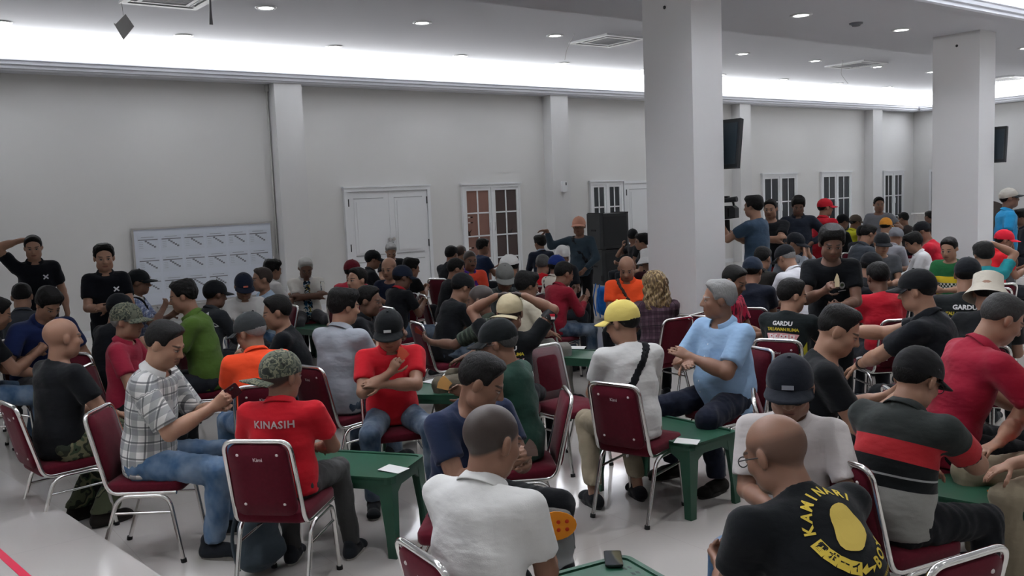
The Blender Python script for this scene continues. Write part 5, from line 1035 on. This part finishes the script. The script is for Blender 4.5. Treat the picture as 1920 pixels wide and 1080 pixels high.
for k in range(3): on_shirt('track jacket', *grid_poly(-.006, .006, -.06, .06, 3), (-.10-.022*k, -.07), -1, (.6, .62, .65), 'shoulder_stripe', 40)
on_shirt('track jacket', *grid_poly(-.05, .05, -.012, .012, 3, lambda x, y: (x, y+6*x*x)), (-.02, -.24), -1, (.8, .8, .82), 'sports_mark', -20)
on_shirt('dark green T-shirt', *grid_poly(-.006, .006, -.03, .03, 3, lambda x, y: (x+8*y*y, y)), (.10, -.09), -1, (.5, .58, .55), 'sports_mark', -30); on_shirt('dark green T-shirt', *grid_poly(-.02, .02, -.004, .004, 2), (.10, -.085), -1, (.5, .58, .55), 'sports_mark', 20)
on_shirt('navy polo', V, F, (.07, -.17), 1, C('5f7aa8'), 'name_patch'); on_text('dark cap facing right', '1 GP', .05, (-.06, -.26), -1, (.72, .72, .72), 0, .002)
for x in (-.035, .0, .035): V, F = grid_poly(-.006, .006, -.05, .05, 2); on_shirt('orange and purple shirt', V, F, (.05+x*.5, -.16), 1, C('4a2fa0'), 'purple_trim', 30)
V, F = disc(.055, 14, 1.2, .8, .15); on_shirt('dark clothes by arched screen', V, F, (0, -.2), 1, C('55504c'), 'print_patch')
for z in range(5): V, F = disc(.0055, 8); on_shirt('pale blue shirt', V, F, (.0, -.12-.075*z), 1, (.75, .8, .85), 'shirt_button', 0, .004)
V, F = grid_poly(-.05, .05, -.06, .06, 3); on_shirt('pale blue shirt', V, F, (.085, -.20), 1, C('8aaad0'), 'breast_pocket', 0, .006, 'cloth'); on_shirt('grey plaid shirt', V, F, (-.085, -.20), 1, C('b4b6b6'), 'breast_pocket', 0, .006, 'cloth')
for z in range(5): V, F = disc(.005, 8); on_shirt('grey plaid shirt', V, F, (.0, -.13-.075*z), 1, (.3, .3, .3), 'shirt_button', 0, .004)
o = find('gold braided'); e = o['_']['e']; kc = [c for c in e.children if c.name.startswith('cap')][0]
for dz in (.034, .046): MB().tube([(.0925*math.cos(a), -.012+.1145*math.sin(a), dz+.2*.11*math.sin(a)-.0) for a in [math.radians(20+140*i/20) for i in range(21)]], .0035, 6).obj('gold_braid', M['solid'], kc, color=C('d8c07a'))
MB().prism([(-.02, .075), (.0, .088), (.02, .075), (.012, .055), (-.012, .055)], 1, .090, .098).obj('cap_crest', M['solid'], kc, color=C('b09a5a'))
def ring_on(key, arm, frac, seg, r, wdt, color, name, dial=None):
    q = find(key)['_']; sd, S, El, Wr, fd, pn, cu = q['arms'][arm]; a, b = (El, Wr) if seg else (S, El); p = a+(b-a)*frac; d = unit(b-a); s = q['s']
    t = MB().tube([tuple((p-d*wdt)*s), tuple((p+d*wdt)*s)], r*s, 14).obj(name, M['solid'], q['e'], color=color)
    if dial:
        n = unit(np.cross(d, V3(0, 0, 1))*sd) if dial == 'side' else unit(-pn+d*(pn@d)); c0 = (p+n*(r-.002))*s; MB().tube([tuple(c0), tuple(c0+n*.010*s)], .019*s, 14).obj('watch_dial', M['gloss'], q['e'], color=(.75, .76, .78))
ring_on('outstretched arm', 1, .93, 1, .034, .009, C('17181a'), 'wristwatch', 'palm'); ring_on('dark red polo and camouflage cap', 0, .93, 1, .034, .009, C('22242a'), 'wristwatch', 'palm')
ring_on('curly hair', 1, .93, 1, .034, .009, C('22242a'), 'wristwatch', 'palm'); ring_on('raised elbows', 0, .80, 0, .058, .035, C('15171b'), 'armband')
q = find('raised elbows')['_']; sd, S, El, Wr, *_ = q['arms'][0]; p = S+(El-S)*.8; n = unit(np.cross(unit(El-S), V3(0, 0, 1)));
for t_, c_ in ((.010, C('b02030')), (-.010, C('d8d6d2'))):
    for sg in (-1, 1):
        ctr = (p+V3(0, 0, t_)+n*sg*.058)*q['s']; MB().box((-.02, -.004, -.010), (.02, .004, .010)).obj('flag_patch', M['print'], q['e'], color=c_, mtx=Matrix.Translation(Vector(ctr)))
q = find('red polo and red cap')['_']; MB().lathe([(.02, -.03), (.045, -.012), (.05, .012), (.04, .02)], 14).obj('face_mask', M['cloth'], q['e'], color=(.8, .8, .8), mtx=q['Mh'] @ Matrix.Translation((0, .045, -.10)))

# ------------------------------------------------------------------ held things
def hand(key, arm=0):
    q = find(key)['_']; sd, S, El, Wr, fd, pn, cu = q['arms'][arm]; s = q['s']; c0 = (Wr+fd*.085+pn*.030)*s; u = unit(fd); n = unit(pn-u*(pn@u)); t = np.cross(u, n)
    Mw = Matrix.Translation((q['root'][0], q['root'][1], 0)) @ Matrix.Rotation(q['ang'], 4, 'Z') @ Matrix([[t[i], u[i], n[i], c0[i]] for i in range(3)]+[[0, 0, 0, 1]])
    return Mw
def phone(Mw, label, group='mobile phones'):
    e = empty('mobile_phone'); e.matrix_world = Mw; tag(e, label, 'phone', group)
    MB().prism(rrect(.072, .15, .012), 2, -.004, .004).obj('case', M['gloss'], e, color=C('1a1c20')); MB().prism(rrect(.066, .142, .009), 2, .004, .0048).obj('display', M['dark_glass'], e)
    for z in (.045, .030): MB().lathe([(.0, -.0062), (.006, -.006), (.007, -.004)], 10, (.018, z, 0)).obj('camera_lens', M['dark_glass'], e)
phone(hand('grey plaid shirt'), 'dark phone held by the person in grey plaid shirt'); phone(hand('white polo and badged cap'), 'dark phone held by the white polo with badged cap'); phone(hand('curly hair'), 'dark phone held by the standing person with curly hair')
def cards(Mw, n, col, label, sc=1.0):
    e = empty('card_fan'); e.matrix_world = Mw; tag(e, label, 'game cards', 'held game cards')
    for k in range(n):
        o = MB().prism(rrect(.030*sc, .058*sc, .003), 2, -.0008, .0008).obj('card', M['print'], e, color=col); o.matrix_local = Matrix.Rotation(math.radians((k-(n-1)/2)*-16), 4, 'Z') @ Matrix.Translation((0, .05*sc, .0018*k))
cards(hand('badged black T-shirt'), 5, C('c79a52'), 'fan of tan domino cards held by the badged black T-shirt', 1.7)
cards(hand('red polo with folded', 0), 3, C('b8503a'), 'reddish domino cards held up by folded arms in red polo', 1.2); cards(hand('smiling person in black'), 4, C('b8a888'), 'domino cards held by the smiling person in black', 1.2)
cards(hand('navy T-shirt'), 4, C('5d4c46'), 'dark domino tiles held by the navy T-shirt', .9); cards(hand('dark green check', 1), 3, C('b04a3a'), 'reddish cards held out by the dark green check shirt', 1.2)
cards(hand('crimson jacket'), 4, C('a08878'), 'domino tiles held by the crimson jacket', 1.2); cards(hand('dark green T-shirt'), 3, C('d0a060'), 'tan domino tile held by the dark green T-shirt', 1.2)

# ------------------------------------------------------------------ tables, empty chairs, loose things
ZTB = .455
def table_by_corner(F, R_, label, holes=False, flip=1):
    f, r = at(*F, ZTB), at(*R_, ZTB); u = unit((r-f)[:2]); v = np.array((-u[1], u[0]))*flip; c0 = f[:2]+u*.23+v*.40
    return place_table(c0[0], c0[1], math.degrees(math.atan2(u[1], u[0])), label, holes)
t1 = table_by_corner((735, 897), (781, 864), 'low green plastic table between the two red polos')
t2 = table_by_corner((1293, 836), (1370, 812), 'low green plastic table left of the pale blue shirt')
k_, a_, b_ = at(1172, 1037, ZTB), at(1071, 1064, ZTB), at(1240, 1064, ZTB); u = unit((a_-k_)[:2]); v = unit((b_-k_)[:2]); v = unit(v-u*(u@v)); c0 = k_[:2]+u*.23+v*.40
t3 = place_table(c0[0], c0[1], math.degrees(math.atan2(u[1], u[0])), 'green plastic table with pierced rim at the bottom of the picture', True)
def table_at(px, py, deg, label): p = at(px, py, ZTB); return place_table(p[0], p[1], deg, label)
t4 = table_at(1895, 925, 10, 'low green plastic table by the striped polo, orange tiles on top'); t5 = table_at(1072, 662, 25, 'low green plastic table behind the yellow cap'); t6 = table_at(598, 612, 15, 'low green plastic table beside the white-haired person')
t7 = table_at(238, 742, 30, 'dark green table between camouflage trousers and plaid shirt'); t8 = table_at(822, 728, 40, 'low green plastic table right of the red polo with folded arms')
def sheet(x, y, z, w, l, deg, label, col=(.8, .8, .79), name='paper_sheet', cat='paper', th=.0015):
    o = MB().add([(sx*w/2, sy*l/2, zz+.002*(sx+sy)*(zz > 0)) for zz in (0, th) for sx, sy in ((-1, -1), (1, -1), (1, 1), (-1, 1))], [(3, 2, 1, 0), (4, 5, 6, 7), (0, 1, 5, 4), (1, 2, 6, 5), (2, 3, 7, 6), (3, 0, 4, 7)]).obj(name, M['print'], color=col, loc=(x, y, z), rz=math.radians(deg)); tag(o, label, cat); return o
p = at(738, 880, ZTB); sheet(p[0], p[1], ZTB+.001, .10, .15, 20, 'white score slip on the table between the red polos')
p = at(1288, 828, ZTB); sheet(p[0], p[1], ZTB+.001, .10, .14, 30, 'white score slip on the table by the pale blue shirt')
p = at(1078, 652, ZTB); sheet(p[0], p[1], ZTB+.001, .14, .2, 40, 'white paper on the table behind the yellow cap'); p = at(818, 716, ZTB); sheet(p[0], p[1], ZTB+.001, .14, .2, 10, 'white paper on the table behind the red folded arms')
p = at(1880, 668+300, .25); sheet(at(1886, 897, ZTB)[0], at(1886, 897, ZTB)[1], ZTB+.001, .16, .2, 15, 'pale folded paper on the table by the striped polo')
p = at(1150, 1050, ZTB); phone(Matrix.Translation((p[0], p[1], ZTB+.006)) @ Matrix.Rotation(math.radians(-40), 4, 'Z'), 'dark phone lying on the pierced green table')
p = at(1872, 916, ZTB)
for k in range(7):
    e = empty('domino_tile', (p[0]+.045*k-.06, p[1]-.006*k-.01*(k % 2), ZTB+.001), math.radians(80+8*(k % 3))); tag(e, ORD[k]+' orange domino tile from the left in the row on the green table', 'domino', 'row of orange domino tiles')
    MB().prism(rrect(.026, .048, .003), 2, 0, .006).obj('body', M['print'], e, color=C('d8792a')); MB().box((-.012, -.0008, .006), (.012, .0008, .0064)).obj('divider', M['print'], e, color=C('3a1a10'))
    for y in (-.012, .012): MB().lathe([(0, .0066), (.004, .0064)], 8, (0, y, 0)).obj('pip', M['print'], e, color=C('3a1a10'))
def chair_at(px, py, f, label):
    p = at(px, py, .842); ry = unit((p-CAM)[:2]); ang = math.atan2(-ry[0], ry[1])-math.radians(f); return place_chair((p[0]-math.sin(ang)*.30, p[1]+math.cos(ang)*.30), ang, label)
wr = chair_at(1016, 648, 140, 'empty maroon banquet chair with plastic-wrapped back in the centre'); chair_at(1822, 1044, -53, 'maroon banquet chair cut off at the bottom right corner')
chair_at(1796, 640, -38, 'empty maroon banquet chair behind the striped polo'); chair_at(1880, 533, -35, 'empty maroon banquet chair before the red cap at right'); chair_at(1298, 592, 24, 'empty maroon banquet chair left of the pale blue shirt')
pad(MB(), rrect(.325, .395, .05), .044, CH['B'], .010, .012).obj('plastic_wrap', M['clear_plastic'], wr)
# bags
def bag(p, rz, col, label, h=.40, w=.30, d=.17):
    e = empty('backpack', p, rz); tag(e, label, 'bag'); f = Field((-w/2-.05, -d/2-.06, -.02), (w/2+.05, d/2+.06, h+.06), .014)
    f.econe((0, 0, h*.28), (0, .01, h*.70), (w/2, d/2), (w/2*.86, d/2*.75), (1, 0, 0), 0); f.econe((0, -d*.42, h*.30), (0, -d*.38, h*.42), (w*.36, .05), (w*.34, .04), (1, 0, 0), .02); x, y, z = f.grid(); f.d += (.006*np.sin(22*x+14*z)*np.sin(18*z+9*y)).astype(np.float32); f.half((0, 0, -1), 0)
    Vv, Ff = f.mesh(); link('bag_body', mesh_np('bag_body', Vv, Ff), e, M['cloth'], color=col); MB().tube(fillet([(-.04, 0, h*.96), (-.04, 0, h*1.10), (.04, 0, h*1.10), (.04, 0, h*.96)], .03, 4), .008, 6).obj('top_handle', M['rubber'], e)
    for s in (-1, 1): MB().tube(fillet([(s*.08, d*.40, h*.9), (s*.10, d*.62, h*.5), (s*.09, d*.42, h*.08)], .1, 4), .010, 6).obj('strap', M['cloth'], e, color=col)
    MB().tube([(-w*.34, -d*.50, h*.78), (0, -d*.56, h*.80), (w*.34, -d*.50, h*.78)], .004, 5).obj('zip', M['rubber'], e)
p = at(492, 1075, 0); bag((p[0], p[1], 0), .4, C('3a444c'), 'slate grey backpack on the floor under the red lettered polo', .40, .28, .18)
p = at(1136, 560, .46); bag((at(1132, 575, .2)[0], at(1132, 575, .2)[1], 0), 1.2, C('1f64b0'), 'bright blue bag beside the pointing person', .62, .36, .22)
# snack bag in the lap of the white polo
Mw = hand('white foreground polo', 0); e = empty('snack_bag'); e.matrix_world = Matrix.Translation(Mw.translation+Vector((.05, .0, .0))) @ Matrix.Rotation(-.5, 4, 'Z'); tag(e, 'clear plastic bag with orange domino label in the lap of white polo', 'plastic bag')
f = Field((-.12, -.07, -.22), (.12, .07, .12), .009); f.econe((0, 0, -.12), (0, 0, .04), (.09, .045), (.075, .03), (1, 0, 0), 0); x, y, z = f.grid(); f.d += (.006*np.sin(60*x+30*z)*np.sin(50*z+20*y)).astype(np.float32); Vv, Ff = f.mesh(); link('bag_film', mesh_np('bag_film', Vv, Ff), e, M['clear_plastic'])
MB().prism([(.085*math.cos(a), .02+.055*math.sin(a)) for a in [2*math.pi*i/20 for i in range(20)]], 1, -.052, -.049).obj('label_card', M['print'], e, color=C('e8902a'))
for i in range(4):
    for j in range(2): MB().lathe([(0, .001), (.008, 0)], 8).obj('label_dot', M['print'], e, color=C('c03a20'), mtx=Matrix.Translation((-.048+.032*i, -.0535, .005+.03*j)) @ Matrix.Rotation(math.pi/2, 4, 'X'))
# shoulder video camera in front of the camera operator
q = find('camera operator')['_']; pr = at(1384, 396, 1.62); o0 = find('camera operator')['_']; hx = Vector((o0['root'][0], o0['root'][1], 0)); hd_ = Matrix.Rotation(o0['ang'], 4, 'Z')
e = empty('video_camera'); e.matrix_world = Matrix.Translation(hx) @ hd_ @ Matrix.Translation((.0, .36, find('camera operator')['_']['nk'][2]*o0['s']+.10)); tag(e, 'black video camera with eyepiece before the camera operator', 'video camera')
MB().prism([(-.10, -.07), (-.10, .05), (-.06, .08), (.16, .08), (.18, .05), (.18, -.06), (.10, -.09)], 0, -.055, .055).obj('camera_body', M['dark_plastic'], e)
MB().tube([(0, .18, 0), (0, .32, 0)], [.048, .055], 16).tube([(0, .32, 0), (0, .36, 0)], [.065, .068], 16).obj('lens', M['dark_plastic'], e); MB().tube([(0, .361, 0), (0, .362, 0)], .052, 16).obj('front_glass', M['dark_glass'], e)
MB().tube(fillet([(0, -.06, .08), (0, -.05, .14), (0, .14, .14), (0, .16, .08)], .03, 4), .014, 8).obj('carry_handle', M['rubber'], e); MB().tube([(-.04, -.12, .16), (-.04, .06, .145)], [.034, .026], 12).obj('viewfinder', M['dark_plastic'], e)
MB().box((-.09, -.02, -.05), (-.055, .10, .05)).obj('flip_screen', M['gloss'], e, color=C('101114')); MB().tube([(0, .03, -.09), (0, .02, -.35)], .03, 10).obj('grip_post', M['rubber'], e)
MB().box((.0, .02, .15), (.06, .24, .20)).obj('microphone', M['rubber'], e)
o = MB().box((-.10, -.12, 0), (.10, .12, .30)).obj('equipment_bag', M['cloth'], color=C('17181c'), loc=(o0['root'][0]-.35, o0['root'][1]+.1, 0)); tag(o, 'black equipment bag on the floor beside the camera operator', 'bag')
